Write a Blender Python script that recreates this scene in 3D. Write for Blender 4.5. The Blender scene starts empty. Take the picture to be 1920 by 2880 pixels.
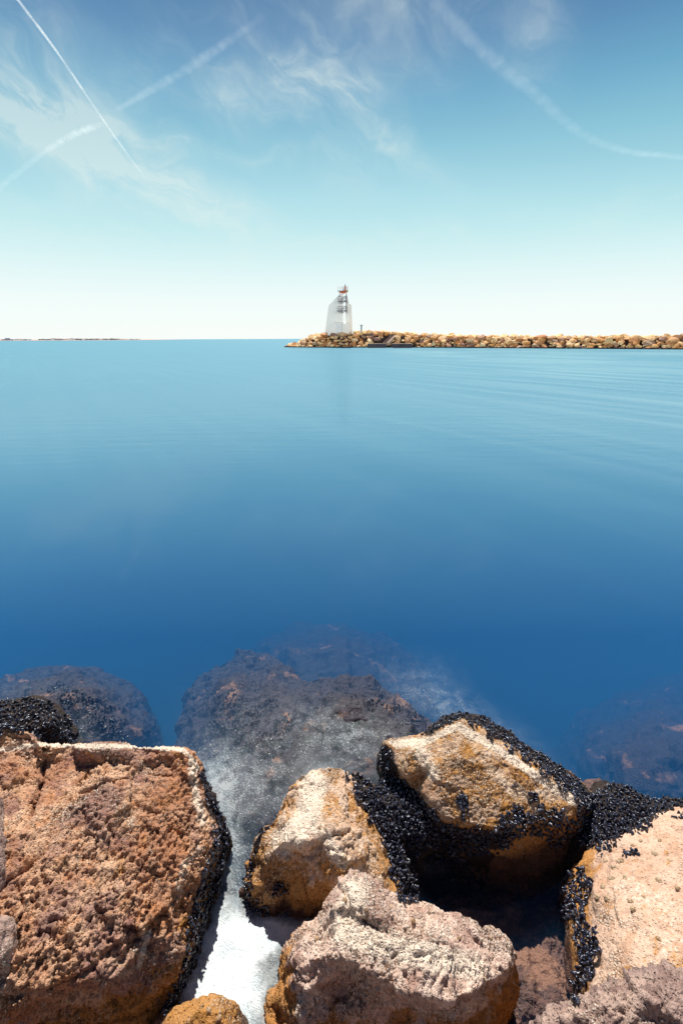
import bpy, bmesh, math, random
import numpy as np
from mathutils import Vector, Matrix
from mathutils.geometry import delaunay_2d_cdt

random.seed(7)
rng = np.random.default_rng(7)
R = math.radians
scene = bpy.context.scene
COL = scene.collection

# ------------------------------------------------------------------ camera
CAM = Vector((0, 0, 3.0))
PITCH, ROLL, F = R(20.87), R(0.30), 1280.0            # F in photograph pixels (1920 x 2880)
_f = Vector((0, math.cos(PITCH), -math.sin(PITCH)))
_u = Vector((0, math.sin(PITCH), math.cos(PITCH)))
_x = Vector((1, 0, 0))
CR = _x * math.cos(ROLL) - _u * math.sin(ROLL)
CU = _x * math.sin(ROLL) + _u * math.cos(ROLL)
camd = bpy.data.cameras.new('camera')
camd.sensor_fit = 'VERTICAL'; camd.sensor_height = 36.0; camd.lens = 36.0 * F / 2880
camd.clip_start = 0.05; camd.clip_end = 90000
cam = bpy.data.objects.new('camera', camd); COL.objects.link(cam)
cam.matrix_world = Matrix.Translation(CAM) @ Matrix((CR, CU, -_f)).transposed().to_4x4()
scene.camera = cam

# ------------------------------------------------------------------ light and exposure
SUN_EL, SUN_AZ = R(53), R(-4)                         # azimuth from +Y, negative = left
S = Vector((math.sin(SUN_AZ) * math.cos(SUN_EL), math.cos(SUN_AZ) * math.cos(SUN_EL), math.sin(SUN_EL)))
sd = bpy.data.lights.new('sun', 'SUN'); sd.energy = 5.0; sd.angle = R(0.6); sd.color = (1, .955, .88)
so = bpy.data.objects.new('sun', sd); COL.objects.link(so)
so.rotation_euler = S.to_track_quat('Z', 'Y').to_euler(); so.location = (0, 0, 30)
scene.view_settings.view_transform = 'Standard'; scene.view_settings.look = 'None'
scene.view_settings.exposure = 0.5; scene.view_settings.gamma = 1
scene.render.engine = 'CYCLES'
cy = scene.cycles
cy.use_denoising = True
try: cy.denoiser = 'OPENIMAGEDENOISE'
except Exception: pass
cy.max_bounces = 8; cy.transparent_max_bounces = 24; cy.volume_bounces = 2; cy.diffuse_bounces = 3
cy.glossy_bounces = 3; cy.sample_clamp_indirect = 6; cy.sample_clamp_direct = 0
cy.use_adaptive_sampling = True; cy.adaptive_threshold = 0.015

# ------------------------------------------------------------------ node helpers
class NT:
    def __init__(s, tree): s.t = tree; s.n = tree.nodes; s.l = tree.links
    def new(s, typ, **kw):
        n = s.n.new(typ)
        for k, v in kw.items(): setattr(n, k, v)
        return n
    def link(s, a, b): s.l.new(a, b)
    def put(s, v, sock):
        if v is None: return
        if isinstance(v, bpy.types.NodeSocket): s.l.new(v, sock)
        elif isinstance(v, bpy.types.Node): s.l.new(v.outputs[0], sock)
        else:
            if sock.type == 'RGBA' and hasattr(v, '__len__') and len(v) == 3: v = (*v, 1)
            sock.default_value = v
    def math(s, op, a, b=None, c=None, clamp=False):
        n = s.new('ShaderNodeMath', operation=op, use_clamp=clamp)
        for i, v in enumerate((a, b, c)): s.put(v, n.inputs[i])
        return n.outputs[0]
    def vmath(s, op, a, b=None):
        n = s.new('ShaderNodeVectorMath', operation=op)
        s.put(a, n.inputs[0]); s.put(b, n.inputs[1])
        return n.outputs['Value'] if op in ('DOT_PRODUCT', 'LENGTH', 'DISTANCE') else n.outputs[0]
    def mix(s, f, a, b, blend='MIX'):
        n = s.new('ShaderNodeMix', data_type='RGBA', blend_type=blend)
        s.put(f, n.inputs[0]); s.put(a, n.inputs[6]); s.put(b, n.inputs[7])
        return n.outputs[2]
    def ramp(s, f, stops, interp='LINEAR'):
        n = s.new('ShaderNodeValToRGB'); cr = n.color_ramp; cr.interpolation = interp
        while len(cr.elements) > 1: cr.elements.remove(cr.elements[-1])
        for i, (p, c) in enumerate(stops):
            e = cr.elements[0] if i == 0 else cr.elements.new(p)
            e.position = p; e.color = (c, c, c, 1) if not hasattr(c, '__len__') else (*c, 1)
        s.put(f, n.inputs[0]); return n.outputs[0]
    def noise(s, vec, scale, detail=3, rough=.5, dist=0, dims='3D'):
        n = s.new('ShaderNodeTexNoise', noise_dimensions=dims)
        if vec is not None: s.put(vec, n.inputs['Vector'])
        n.inputs['Scale'].default_value = scale; n.inputs['Detail'].default_value = detail
        n.inputs['Roughness'].default_value = rough; n.inputs['Distortion'].default_value = dist
        return n.outputs[0]
    def voro(s, vec, scale, feature='F1', rand=1):
        n = s.new('ShaderNodeTexVoronoi', feature=feature)
        s.put(vec, n.inputs['Vector']); n.inputs['Scale'].default_value = scale
        n.inputs['Randomness'].default_value = rand
        return n
    def step(s, x, a, b):
        n = s.new('ShaderNodeMapRange', interpolation_type='SMOOTHSTEP')
        s.put(x, n.inputs[0]); n.inputs[1].default_value = a; n.inputs[2].default_value = b
        return n.outputs[0]
    def bump(s, h, dist, strength=1, normal=None):
        n = s.new('ShaderNodeBump'); s.put(h, n.inputs['Height'])
        n.inputs['Distance'].default_value = dist; n.inputs['Strength'].default_value = strength
        s.put(normal, n.inputs['Normal']); return n.outputs[0]

def material(name):
    m = bpy.data.materials.new(name); m.use_nodes = True
    t = NT(m.node_tree); t.n.clear(); out = t.new('ShaderNodeOutputMaterial')
    return m, t, out
def simple(name, col, rough=.6, metal=0, var=.12, vscale=3.0):
    m, t, out = material(name)
    p = t.new('ShaderNodeBsdfPrincipled')
    pos = t.new('ShaderNodeNewGeometry').outputs['Position']
    n = t.noise(pos, vscale, 4, .6)
    c = t.mix(n, tuple(x * (1 - var) for x in col), tuple(min(1, x * (1 + var)) for x in col))
    t.put(c, p.inputs['Base Color']); p.inputs['Roughness'].default_value = rough; p.inputs['Metallic'].default_value = metal
    t.link(p.outputs[0], out.inputs[0]); return m

# ------------------------------------------------------------------ world: sky
def s2l(*c): return tuple(((x / 255 + .055) / 1.055) ** 2.4 if x > 10 else x / 255 / 12.92 for x in c)
def elev(v): return math.atan((1440 - v) / F) - PITCH
def pray(u, v):
    return (_f + CR * ((u - 960) / F) + CU * ((1440 - v) / F))
EXPK = 2 ** -scene.view_settings.exposure
world = bpy.data.worlds.new('World'); scene.world = world; world.use_nodes = True
w = NT(world.node_tree); w.n.clear()
wout = w.new('ShaderNodeOutputWorld'); bg = w.new('ShaderNodeBackground')
tc = w.new('ShaderNodeTexCoord').outputs['Generated']
sky = w.new('ShaderNodeTexSky', sky_type='NISHITA'); sky.sun_disc = False
sky.sun_elevation = SUN_EL; sky.sun_rotation = SUN_AZ
sep = w.new('ShaderNodeSeparateXYZ'); w.link(tc, sep.inputs[0])
dx, dy, dz = sep.outputs
el = w.math('ARCSINE', dz); az = w.math('ARCTAN2', dx, dy)
K = R(90)
def st(v, c): return (max(0, elev(v)) / K, tuple(x * EXPK for x in s2l(*c)))
grad = w.ramp(w.math('DIVIDE', el, K), [
    (0, tuple(x * EXPK for x in s2l(250, 255, 252))), st(860, (243, 254, 252)), st(770, (226, 248, 248)),
    st(660, (196, 236, 240)), st(560, (178, 224, 234)), st(430, (148, 203, 221)), st(280, (117, 175, 206)),
    st(120, (96, 145, 186)), st(0, (86, 132, 174)), (.45, tuple(x * EXPK for x in s2l(58, 84, 128))),
    (1, tuple(x * EXPK for x in s2l(36, 46, 78)))])
# brighter towards the sun's side of the sky, duller away from it
azf = w.math('COSINE', w.math('ADD', az, R(4)))
azm = w.new('ShaderNodeMapRange'); w.put(azf, azm.inputs[0])
azm.inputs[1].default_value = .2; azm.inputs[2].default_value = .99; azm.inputs[3].default_value = .95; azm.inputs[4].default_value = 1.03
side = w.math('SUBTRACT', 1, w.math('MULTIPLY', w.math('POWER', w.math('ABSOLUTE', w.math('SINE', w.math('ADD', az, R(4)))), 2.2), 1.0))
grad = w.mix(1.0, grad, w.mix(w.math('ADD', side, w.math('MULTIPLY', w.step(el, R(16), R(0)), .8), clamp=True), (.62, .80, .86), (1, 1, 1)), 'MULTIPLY')
# unseen low sky behind the viewer, boosted warm and bright to light the lighthouse
back = w.math('MULTIPLY', w.step(azf, .1, -.7), w.step(el, R(38), R(6)))
grad = w.mix(back, grad, (1.7, 1.55, 1.34))
# thin cirrus: streaky noise inside soft patches of sky
comb = w.new('ShaderNodeCombineXYZ'); w.put(az, comb.inputs[0]); w.put(el, comb.inputs[1])
ae = comb.outputs[0]
warp = w.new('ShaderNodeTexNoise'); w.put(ae, warp.inputs['Vector']); warp.inputs['Scale'].default_value = 7; warp.inputs['Detail'].default_value = 3
wv = w.vmath('SCALE', w.vmath('SUBTRACT', warp.outputs['Color'], (.5, .5, .5))); wv.node.inputs['Scale'].default_value = .13
aew = w.vmath('ADD', ae, wv)
def azel(u, v):
    d = pray(u, v).normalized(); return math.atan2(d.x, d.y), math.asin(d.z)
def patch(u, v, ru, rv, ang, amt):
    a, e = azel(u, v)
    m = w.new('ShaderNodeMapping', vector_type='TEXTURE'); w.put(aew, m.inputs[0])
    m.inputs['Location'].default_value = (a, e, 0); m.inputs['Rotation'].default_value = (0, 0, R(ang))
    k = .95 / F
    m.inputs['Scale'].default_value = (ru * k, rv * k, 1)
    g = w.new('ShaderNodeTexGradient', gradient_type='QUADRATIC_SPHERE'); w.link(m.outputs[0], g.inputs[0])
    return w.math('MULTIPLY', g.outputs['Fac'], amt)
pts = [(260, 430, 620, 120, -20, 1.0), (20, 330, 300, 100, -12, 1.1), (760, 120, 420, 120, 25, .4), (250, 200, 260, 120, -40, .35), (480, 500, 420, 110, -26, 1.3), (190, 340, 340, 190, -25, .8),
       (640, 265, 340, 90, -8, .7), (930, 240, 250, 110, -8, .85), (1080, 380, 330, 70, -28, .9), (1060, 200, 360, 120, 8, .55),
       (1130, 20, 300, 80, 4, .55), (1480, 110, 130, 200, 30, .5), (720, 425, 260, 30, -3, .5), (950, 470, 300, 120, -10, .3),
       (900, 60, 600, 170, 10, .25), (420, 60, 400, 110, 20, .15), (150, 640, 900, 90, -2, .4), (980, 690, 600, 90, 0, .4),
       (1700, 640, 500, 90, 14, .3), (60, 555, 160, 30, 5, .7), (1240, 660, 400, 60, 5, .35), (430, 380, 500, 40, -6, .5)]
msum = None
for p in pts:
    q = patch(*p); msum = q if msum is None else w.math('ADD', msum, q)
mp = w.new('ShaderNodeMapping'); w.put(aew, mp.inputs[0]); mp.vector_type = 'TEXTURE'; mp.inputs['Rotation'].default_value = (0, 0, R(-24)); mp.inputs['Scale'].default_value = (1, .42, 1)
n1 = w.noise(mp.outputs[0], 9, 9, .62, .6); n2 = w.noise(ae, 5, 5, .6, .4)
wisp = w.math('ADD', .16, w.math('MULTIPLY', w.math('MULTIPLY', w.step(n1, .34, .74), w.step(n2, .25, .68)), .8))
cl = w.math('MULTIPLY', w.math('MULTIPLY', wisp, msum), 1.9, clamp=True)
cl = w.math('MULTIPLY', w.math('MINIMUM', cl, 1.0), .52)
skyc = w.mix(cl, grad, tuple(x * EXPK for x in s2l(232, 244, 238)))
gain = w.vmath('SCALE', sky.outputs[0]); gain.node.inputs['Scale'].default_value = .07
skyc = w.mix(.03, skyc, gain)
w.put(skyc, bg.inputs[0]); bg.inputs[1].default_value = 1.0
w.link(bg.outputs[0], wout.inputs[0])

# ------------------------------------------------------------------ geometry helpers
def P(u, v, z):
    """point on the horizontal plane z that the photograph shows at (u, v)"""
    d = pray(u, v); return CAM + d * ((z - CAM.z) / d.z)
def PY(u, v, y):
    d = pray(u, v); return CAM + d * (y / d.y)
def proj(p):
    """array of points -> photograph pixels"""
    p = np.asarray(p, float) - np.array(CAM)
    d = p @ np.array(_f); return 960 + F * (p @ np.array(CR)) / d, 1440 - F * (p @ np.array(CU)) / d
def tag(o, label=None, cat=None, group=None, kind=None):
    for k, v in (('label', label), ('category', cat), ('group', group), ('kind', kind)):
        if v: o[k] = v
    return o
def link_mesh(name, me, mat, parent=None, loc=None):
    if mat and not me.materials: me.materials.append(mat)
    o = bpy.data.objects.new(name, me); COL.objects.link(o)
    if parent: o.parent = parent
    if loc is not None: o.location = loc
    return o
def bm_obj(name, bm, mat, parent=None, loc=None, smooth=False):
    me = bpy.data.meshes.new(name)
    bmesh.ops.recalc_face_normals(bm, faces=bm.faces)
    if smooth:
        for f in bm.faces: f.smooth = True
    bm.to_mesh(me); bm.free(); return link_mesh(name, me, mat, parent, loc)
def np_mesh(name, verts, faces_flat, loops_per_face, smooth=True):
    me = bpy.data.meshes.new(name); nv = len(verts); nl = len(faces_flat); nf = len(loops_per_face)
    me.vertices.add(nv); me.vertices.foreach_set('co', np.asarray(verts, np.float32).ravel())
    me.loops.add(nl); me.loops.foreach_set('vertex_index', np.asarray(faces_flat, np.int32))
    me.polygons.add(nf)
    starts = np.concatenate([[0], np.cumsum(loops_per_face)[:-1]]).astype(np.int32)
    me.polygons.foreach_set('loop_start', starts)
    me.update(calc_edges=True)
    me.polygons.foreach_set('use_smooth', np.full(nf, smooth)); me.validate(); return me
def add_box(bm, c, s, rot=None, bevel=0):
    r = bmesh.ops.create_cube(bm, size=1, matrix=Matrix.Translation(c) @ (rot or Matrix()) @ Matrix.Diagonal((*s, 1)))
    if bevel:
        es = list({e for v in r['verts'] for e in v.link_edges})
        bmesh.ops.bevel(bm, geom=es, offset=bevel, segments=2, affect='EDGES')
def add_bar(bm, a, b, r, seg=8, r2=None):
    a, b = Vector(a), Vector(b); d = b - a
    m = Matrix.Translation((a + b) / 2) @ d.to_track_quat('Z', 'Y').to_matrix().to_4x4()
    bmesh.ops.create_cone(bm, cap_ends=True, segments=seg, radius1=r, radius2=r if r2 is None else r2, depth=d.length, matrix=m)
def add_prism(bm, pts3, ext):
    """polygon of 3D points swept by the vector ext"""
    a = [bm.verts.new(p) for p in pts3]; b = [bm.verts.new(Vector(p) + Vector(ext)) for p in pts3]
    bm.faces.new(a); bm.faces.new(b[::-1]); n = len(a)
    for i in range(n): bm.faces.new((a[i], a[(i + 1) % n], b[(i + 1) % n], b[i]))

# numpy noise ---------------------------------------------------------------
def _h(ix, iy, iz, seed):
    h = (ix.astype(np.uint32) * np.uint32(374761393) + iy.astype(np.uint32) * np.uint32(668265263) +
         iz.astype(np.uint32) * np.uint32(2246822519) + np.uint32((seed * 3266489917) & 0xffffffff))
    h ^= h >> np.uint32(13); h *= np.uint32(1274126177); h ^= h >> np.uint32(16)
    h *= np.uint32(2654435761); h ^= h >> np.uint32(15)
    return h.astype(np.float32) / np.float32(4294967295)
def vnoise(p, seed=0):
    i = np.floor(p).astype(np.int64); f = (p - i).astype(np.float32); f = f * f * f * (f * (f * 6 - 15) + 10)
    r = 0
    for a in (0, 1):
        for b in (0, 1):
            for c in (0, 1):
                wgt = (f[:, 0] if a else 1 - f[:, 0]) * (f[:, 1] if b else 1 - f[:, 1]) * (f[:, 2] if c else 1 - f[:, 2])
                r = r + wgt * _h(i[:, 0] + a, i[:, 1] + b, i[:, 2] + c, seed)
    return r * 2 - 1
def fbm(p, oct=4, seed=0, gain=.5, ridged=False):
    r, a, t = 0, 1, 0
    q = p
    for k in range(oct):
        n = vnoise(q, seed + k * 17)
        if ridged: n = 1 - 2 * np.abs(n)
        r = r + a * n; t += a; a *= gain; q = q * 2.03 + 11.7
    return r / t
def worley(p, seed=0):
    i = np.floor(p).astype(np.int64); d1 = np.full(len(p), 9.0, np.float32); d2 = d1.copy(); cid = np.zeros(len(p), np.float32)
    for a in (-1, 0, 1):
        for b in (-1, 0, 1):
            for c in (-1, 0, 1):
                X, Y, Z = i[:, 0] + a, i[:, 1] + b, i[:, 2] + c
                dd = (X + _h(X, Y, Z, seed) - p[:, 0]) ** 2 + (Y + _h(X, Y, Z, seed + 1) - p[:, 1]) ** 2 + (Z + _h(X, Y, Z, seed + 2) - p[:, 2]) ** 2
                m = dd < d1
                d2 = np.where(m, d1, np.minimum(d2, dd)); cid = np.where(m, _h(X, Y, Z, seed + 5), cid); d1 = np.where(m, dd, d1)
    return np.sqrt(d1), np.sqrt(d2), cid
def sstep(x, a, b):
    t = np.clip((x - a) / (b - a), 0, 1); return t * t * (3 - 2 * t)

def hull_from_pixels(outline, inner, bot, taper):
    """closed control mesh: visible skin through known points, sides carried down to z = bot"""
    pts = [(u, v) for u, v, z in outline + inner]; n = len(outline)
    vs, es, fs, ov, oe, of = delaunay_2d_cdt([Vector(p) / 1000 for p in pts], [(i, (i + 1) % n) for i in range(n)], [], 1, 1e-6)
    allp = outline + inner; bm = bmesh.new(); top = []
    for i, v in enumerate(vs):
        if ov[i]: u, vv, z = allp[ov[i][0]]
        else:
            u, vv = v.x * 1000, v.y * 1000; z = allp[min(range(len(allp)), key=lambda k: (allp[k][0] - u) ** 2 + (allp[k][1] - vv) ** 2)][2]
        top.append(bm.verts.new(P(u, vv, z)))
    for f in fs:
        try: bm.faces.new([top[i] for i in f])
        except ValueError: pass
    idx = {ov[i][0]: i for i in range(len(vs)) if ov[i]}
    ring = [top[idx[i]] for i in range(n)]
    c = sum((v.co for v in ring), Vector()) / n
    low = [bm.verts.new((c.x + (v.co.x - c.x) * taper, c.y + (v.co.y - c.y) * taper, bot)) for v in ring]
    for i in range(n):
        j = (i + 1) % n
        try: bm.faces.new((ring[i], ring[j], low[j], low[i]))
        except ValueError: pass
    bm.faces.new(low); bmesh.ops.recalc_face_normals(bm, faces=bm.faces)
    return bm
def remeshed(bm, voxel, smooth_it):
    me = bpy.data.meshes.new('tmp'); bm.to_mesh(me); bm.free()
    o = bpy.data.objects.new('tmp', me); COL.objects.link(o)
    r = o.modifiers.new('r', 'REMESH'); r.mode = 'VOXEL'; r.voxel_size = voxel; r.adaptivity = 0
    if smooth_it:
        s = o.modifiers.new('s', 'SMOOTH'); s.factor = .5; s.iterations = smooth_it
    dg = bpy.context.evaluated_depsgraph_get(); dg.update()
    e = o.evaluated_get(dg); m2 = bpy.data.meshes.new_from_object(e)
    bpy.data.objects.remove(o); bpy.data.meshes.remove(me); return m2
def arrays(me):
    n = len(me.vertices); co = np.empty(n * 3, np.float32); me.vertices.foreach_get('co', co); co = co.reshape(-1, 3)
    no = np.empty(n * 3, np.float32); me.vertices.foreach_get('normal', no); return co, no.reshape(-1, 3)
def setco(me, co): me.vertices.foreach_set('co', co.astype(np.float32).ravel()); me.update()
def seg_dist(u, v, line):
    d = np.full(len(u), 1e9)
    for (a, b), (c, e) in zip(line[:-1], line[1:]):
        L = (c - a) ** 2 + (e - b) ** 2; t = np.clip(((u - a) * (c - a) + (v - b) * (e - b)) / L, 0, 1)
        d = np.minimum(d, np.hypot(u - a - t * (c - a), v - b - t * (e - b)))
    return d

def rock(name, label, cat, outline, inner, mat, voxel=.009, bot=-.7, taper=.95, smooth=14, big=.05, mid=.02, pits=.012, pit_s=22,
         rough=.006, bumps=0, facet=.02, seed=1, cracks=(), pitmask=.5, calm=(), bleach=(), group=None, kind=None):
    me = remeshed(hull_from_pixels(outline, inner, bot, taper), voxel, smooth)
    co, no = arrays(me)
    # keep the noise from lifting the points that make the outline; large forms first
    d = big * fbm(co * 2.6, 3, seed) + mid * fbm(co * 8, 3, seed + 50, ridged=True)
    if facet:
        warp = np.stack([fbm(co * 5, 2, seed + k) for k in (201, 202, 203)], 1) * .12
        a, b, cid = worley((co + warp * .7) * np.array([4.2, 4.2, 5.5]), seed + 90)
        d += 1.5 * facet * (cid - .5) * sstep(b - a, .01, .12)
        a, b, cid = worley((co + warp) * 9.5, seed + 95); d += .5 * facet * (cid - .5) * sstep(b - a, .01, .12)
        d -= .35 * facet * (1 - sstep(b - a, 0, .05))
    def quiet(co):
        k = np.ones(len(co))
        if calm:
            u, v = proj(co)
            for line, wd, am in calm: k *= 1 - am * np.exp(-(seg_dist(u, v, line) / wd) ** 2)
        return k
    d = d * quiet(co)
    co = co + no * d[:, None]; setco(me, co); co, no = arrays(me)
    d = np.zeros(len(co), np.float32)
    if pits:
        warp = np.stack([fbm(co * 30, 2, seed + k) for k in (301, 302, 303)], 1) * .012
        q = (co + warp) * np.array([1, 1, 1.0])
        mk = sstep(fbm(co * 4.5, 3, seed + 400), pitmask - .75, pitmask - .25)
        a, b, _ = worley(q * pit_s, seed + 500); d -= pits * (1 - sstep(a, .1, .62)) * mk
        a, b, _ = worley(q * pit_s * 2.3, seed + 600); d -= pits * .55 * (1 - sstep(a, .1, .6)) * (.3 + .7 * mk)
        d += pits * .9 * fbm(co * pit_s * 1.2, 3, seed + 620, ridged=True) * (.25 + .75 * mk)
    if bumps:
        a, b, c = worley(co * 58, seed + 700); mk = sstep(fbm(co * 5, 3, seed + 710), -.35, .15)
        d += bumps * ((1 - sstep(a, 0, .6)) * (.5 + .8 * c) - .4) * mk
    d *= quiet(co)
    d += rough * (.6 * fbm(co * 48, 3, seed + 800) + .7 * fbm(co * 75, 2, seed + 850, ridged=True))
    if cracks:
        u, v = proj(co)
        for line, wd, dep in cracks: d -= dep * np.exp(-(seg_dist(u, v, line) / wd) ** 2)
    co = co + no * d[:, None]
    base = np.array([(co[:, 0].min() + co[:, 0].max()) / 2, (co[:, 1].min() + co[:, 1].max()) / 2, co[:, 2].min()])
    setco(me, co - base); me.polygons.foreach_set('use_smooth', np.ones(len(me.polygons), bool))
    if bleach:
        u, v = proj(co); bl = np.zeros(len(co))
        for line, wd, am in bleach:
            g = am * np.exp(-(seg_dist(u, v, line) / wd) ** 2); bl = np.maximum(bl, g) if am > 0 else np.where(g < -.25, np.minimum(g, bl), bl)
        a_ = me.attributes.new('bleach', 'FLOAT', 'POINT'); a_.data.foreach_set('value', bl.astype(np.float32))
    me.name = name; o = link_mesh(name, me, mat, loc=base); tag(o, label, cat, group, kind); return o

# ------------------------------------------------------------------ materials
def mat_rock(name, c1, c2, c3, c4=None, ochre=.35, barn=.35, wet=.16, tan=(.58, .25, .04), dark=(.10, .05, .035), bump=1.0, grain=1.0):
    m, t, out = material(name)
    p = t.new('ShaderNodeBsdfPrincipled'); g = t.new('ShaderNodeNewGeometry'); pos = g.outputs['Position']
    s = t.new('ShaderNodeSeparateXYZ'); t.link(pos, s.inputs[0]); z = s.outputs[2]
    n1 = t.noise(pos, 2.3, 5, .6, .3); n2 = t.noise(pos, 11, 5, .65, .2); n3 = t.noise(pos, 55, 4, .7)
    c = t.mix(t.step(n1, .36, .62), c1, c2)
    c = t.mix(t.math('MULTIPLY', t.step(n2, .46, .66), .75), c, c3)
    if c4: c = t.mix(t.math('MULTIPLY', t.step(t.noise(pos, 2.2, 7, .72, .8), .47, .60), .75), c, c4)
    # grains and dirt in the stone
    c = t.mix(t.math('MULTIPLY', t.step(n3, .52, .62), .5 * grain), c, tuple(x * .45 for x in c1))
    v1 = t.voro(pos, 120); cc = t.math('MULTIPLY', t.step(v1.outputs['Distance'], .42, .18), .45 * grain)
    # ochre lichen, more of it low down
    zl = t.math('MULTIPLY', t.step(z, .45, .08), .30)
    och = t.step(t.math('ADD', t.noise(pos, 7, 6, .72, .8), zl), .68 - ochre * .25, .80 - ochre * .25)
    c = t.mix(t.math('MULTIPLY', och, .85), c, t.mix(n3, tan, tuple(x * .55 for x in tan)))
    # barnacle crust: pale specks gathered in patches
    vb = t.voro(t.vmath('ADD', pos, (3.1, 1.7, .4)), 88)
    bp = t.step(t.noise(pos, 3.6, 5, .65, .4), .64 - barn * .35, .74 - barn * .25)
    sp = t.math('MULTIPLY', t.step(vb.outputs['Distance'], .50, .28), bp)
    c = t.mix(t.math('MULTIPLY', sp, .8), c, (.80, .70, .58))
    rim = t.math('MULTIPLY', t.step(vb.outputs['Distance'], .5, .75), t.math('MULTIPLY', bp, .9))
    c = t.mix(rim, c, (.16, .085, .05))
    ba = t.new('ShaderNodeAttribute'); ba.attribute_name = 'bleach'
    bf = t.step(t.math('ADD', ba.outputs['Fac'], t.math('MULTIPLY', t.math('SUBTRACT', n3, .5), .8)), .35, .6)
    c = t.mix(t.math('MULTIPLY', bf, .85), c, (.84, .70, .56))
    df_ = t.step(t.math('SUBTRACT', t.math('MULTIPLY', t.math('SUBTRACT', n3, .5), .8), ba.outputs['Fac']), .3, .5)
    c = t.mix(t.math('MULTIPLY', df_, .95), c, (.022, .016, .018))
    # dark wet and weedy foot at the waterline
    zz = t.math('ADD', z, t.math('MULTIPLY', t.math('SUBTRACT', n2, .5), .18))
    wetm = t.step(zz, wet, wet * .35)
    c = t.mix(wetm, c, dark)
    t.put(c, p.inputs['Base Color'])
    t.put(t.math('SUBTRACT', .88, t.math('MULTIPLY', wetm, .5)), p.inputs['Roughness'])
    p.inputs['Specular IOR Level'].default_value = .3
    h = t.math('ADD', t.math('MULTIPLY', n3, .9), t.math('MULTIPLY', t.noise(pos, 160, 3, .7), .35))
    h = t.math('ADD', h, t.math('MULTIPLY', sp, .7))
    pt = t.voro(pos, 75); h = t.math('SUBTRACT', h, t.math('MULTIPLY', t.step(pt.outputs['Distance'], .38, .1), .6 * grain))
    t.put(t.bump(h, .015 * bump), p.inputs['Normal'])
    t.link(p.outputs[0], out.inputs[0]); return m
M_pitted = mat_rock('pitted_brown_limestone', (.43, .205, .115), (.70, .44, .28), (.47, .19, .07), (.24, .125, .115), ochre=.34, barn=.26, wet=.02)
M_cream = mat_rock('cream_limestone', (.78, .58, .44), (.70, .48, .34), (.60, .36, .22), ochre=.80, barn=.42, wet=.10)
M_pink = mat_rock('pinkish_cream_limestone', (.72, .50, .39), (.80, .63, .52), (.50, .29, .21), (.36, .20, .16), ochre=.30, barn=.5, wet=.05)
M_ochre = mat_rock('ochre_crusted_limestone', (.64, .42, .27), (.76, .58, .43), (.58, .32, .13), (.30, .16, .10), ochre=.95, barn=.55, wet=.20, dark=(.13, .07, .045))
M_slab = mat_rock('smooth_cream_limestone', (.66, .46, .34), (.58, .37, .26), (.50, .28, .17), ochre=.42, barn=.3, wet=.10, bump=.7, grain=.7)
M_grey = mat_rock('grey_brown_pitted_stone', (.38, .26, .22), (.50, .35, .28), (.24, .14, .12), (.16, .09, .09), ochre=.15, barn=.35, wet=.0)
M_bank_blocker = simple('dark_brown_blocker', (.15, .09, .07), .9, 0, .4, 3)
M_foot = mat_rock('wet_weedy_stone', (.018, .014, .016), (.03, .02, .018), (.05, .028, .014), ochre=-1, barn=-.1, wet=.0)

def mat_sub(name, c1, c2, c3, f=.5):
    m, t, out = material(name); p = t.new('ShaderNodeBsdfPrincipled')
    pos = t.new('ShaderNodeNewGeometry').outputs['Position']
    n1 = t.noise(pos, 3.2, 4, .6, .6); n2 = t.noise(pos, 26, 5, .7)
    c = t.mix(t.step(n2, .35, .7), c1, c2); c = t.mix(t.step(n1, f + .03, f + .14), c, c3)
    t.put(c, p.inputs['Base Color']); p.inputs['Roughness'].default_value = .6
    t.put(t.bump(t.noise(pos, 60, 4, .6), .02), p.inputs['Normal'])
    t.link(p.outputs[0], out.inputs[0]); return m
M_sub = mat_sub('mussel_covered_submerged_stone', (.009, .006, .016), (.034, .021, .038), (.28, .14, .085), .555)
M_subbrown = mat_sub('brown_weed_stone', (.06, .03, .024), (.19, .095, .07), (.26, .13, .08), .50)

# mussel shell
m_mus, t, out = material('mussel_shell'); p = t.new('ShaderNodeBsdfPrincipled')
oc = t.new('ShaderNodeNewGeometry'); pos = oc.outputs['Position']; rnd = t.noise(pos, 46, 3, .7)
c = t.ramp(rnd, [(.30, (.005, .006, .012)), (.48, (.009, .012, .030)), (.56, (.03, .04, .08)), (.62, (.035, .018, .012)), (.70, (.09, .10, .14)), (.80, (.16, .13, .11))])
t.put(c, p.inputs['Base Color']); p.inputs['Roughness'].default_value = .25; p.inputs['Specular IOR Level'].default_value = .8
t.put(t.bump(t.noise(pos, 260, 2), .002), p.inputs['Normal'])
t.link(p.outputs[0], out.inputs[0]); M_mussel = m_mus
M_limpet = mat_rock('limpet_shell', (.40, .25, .14), (.52, .38, .25), (.28, .14, .06), ochre=.3, barn=.0, wet=0, grain=1)


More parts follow.
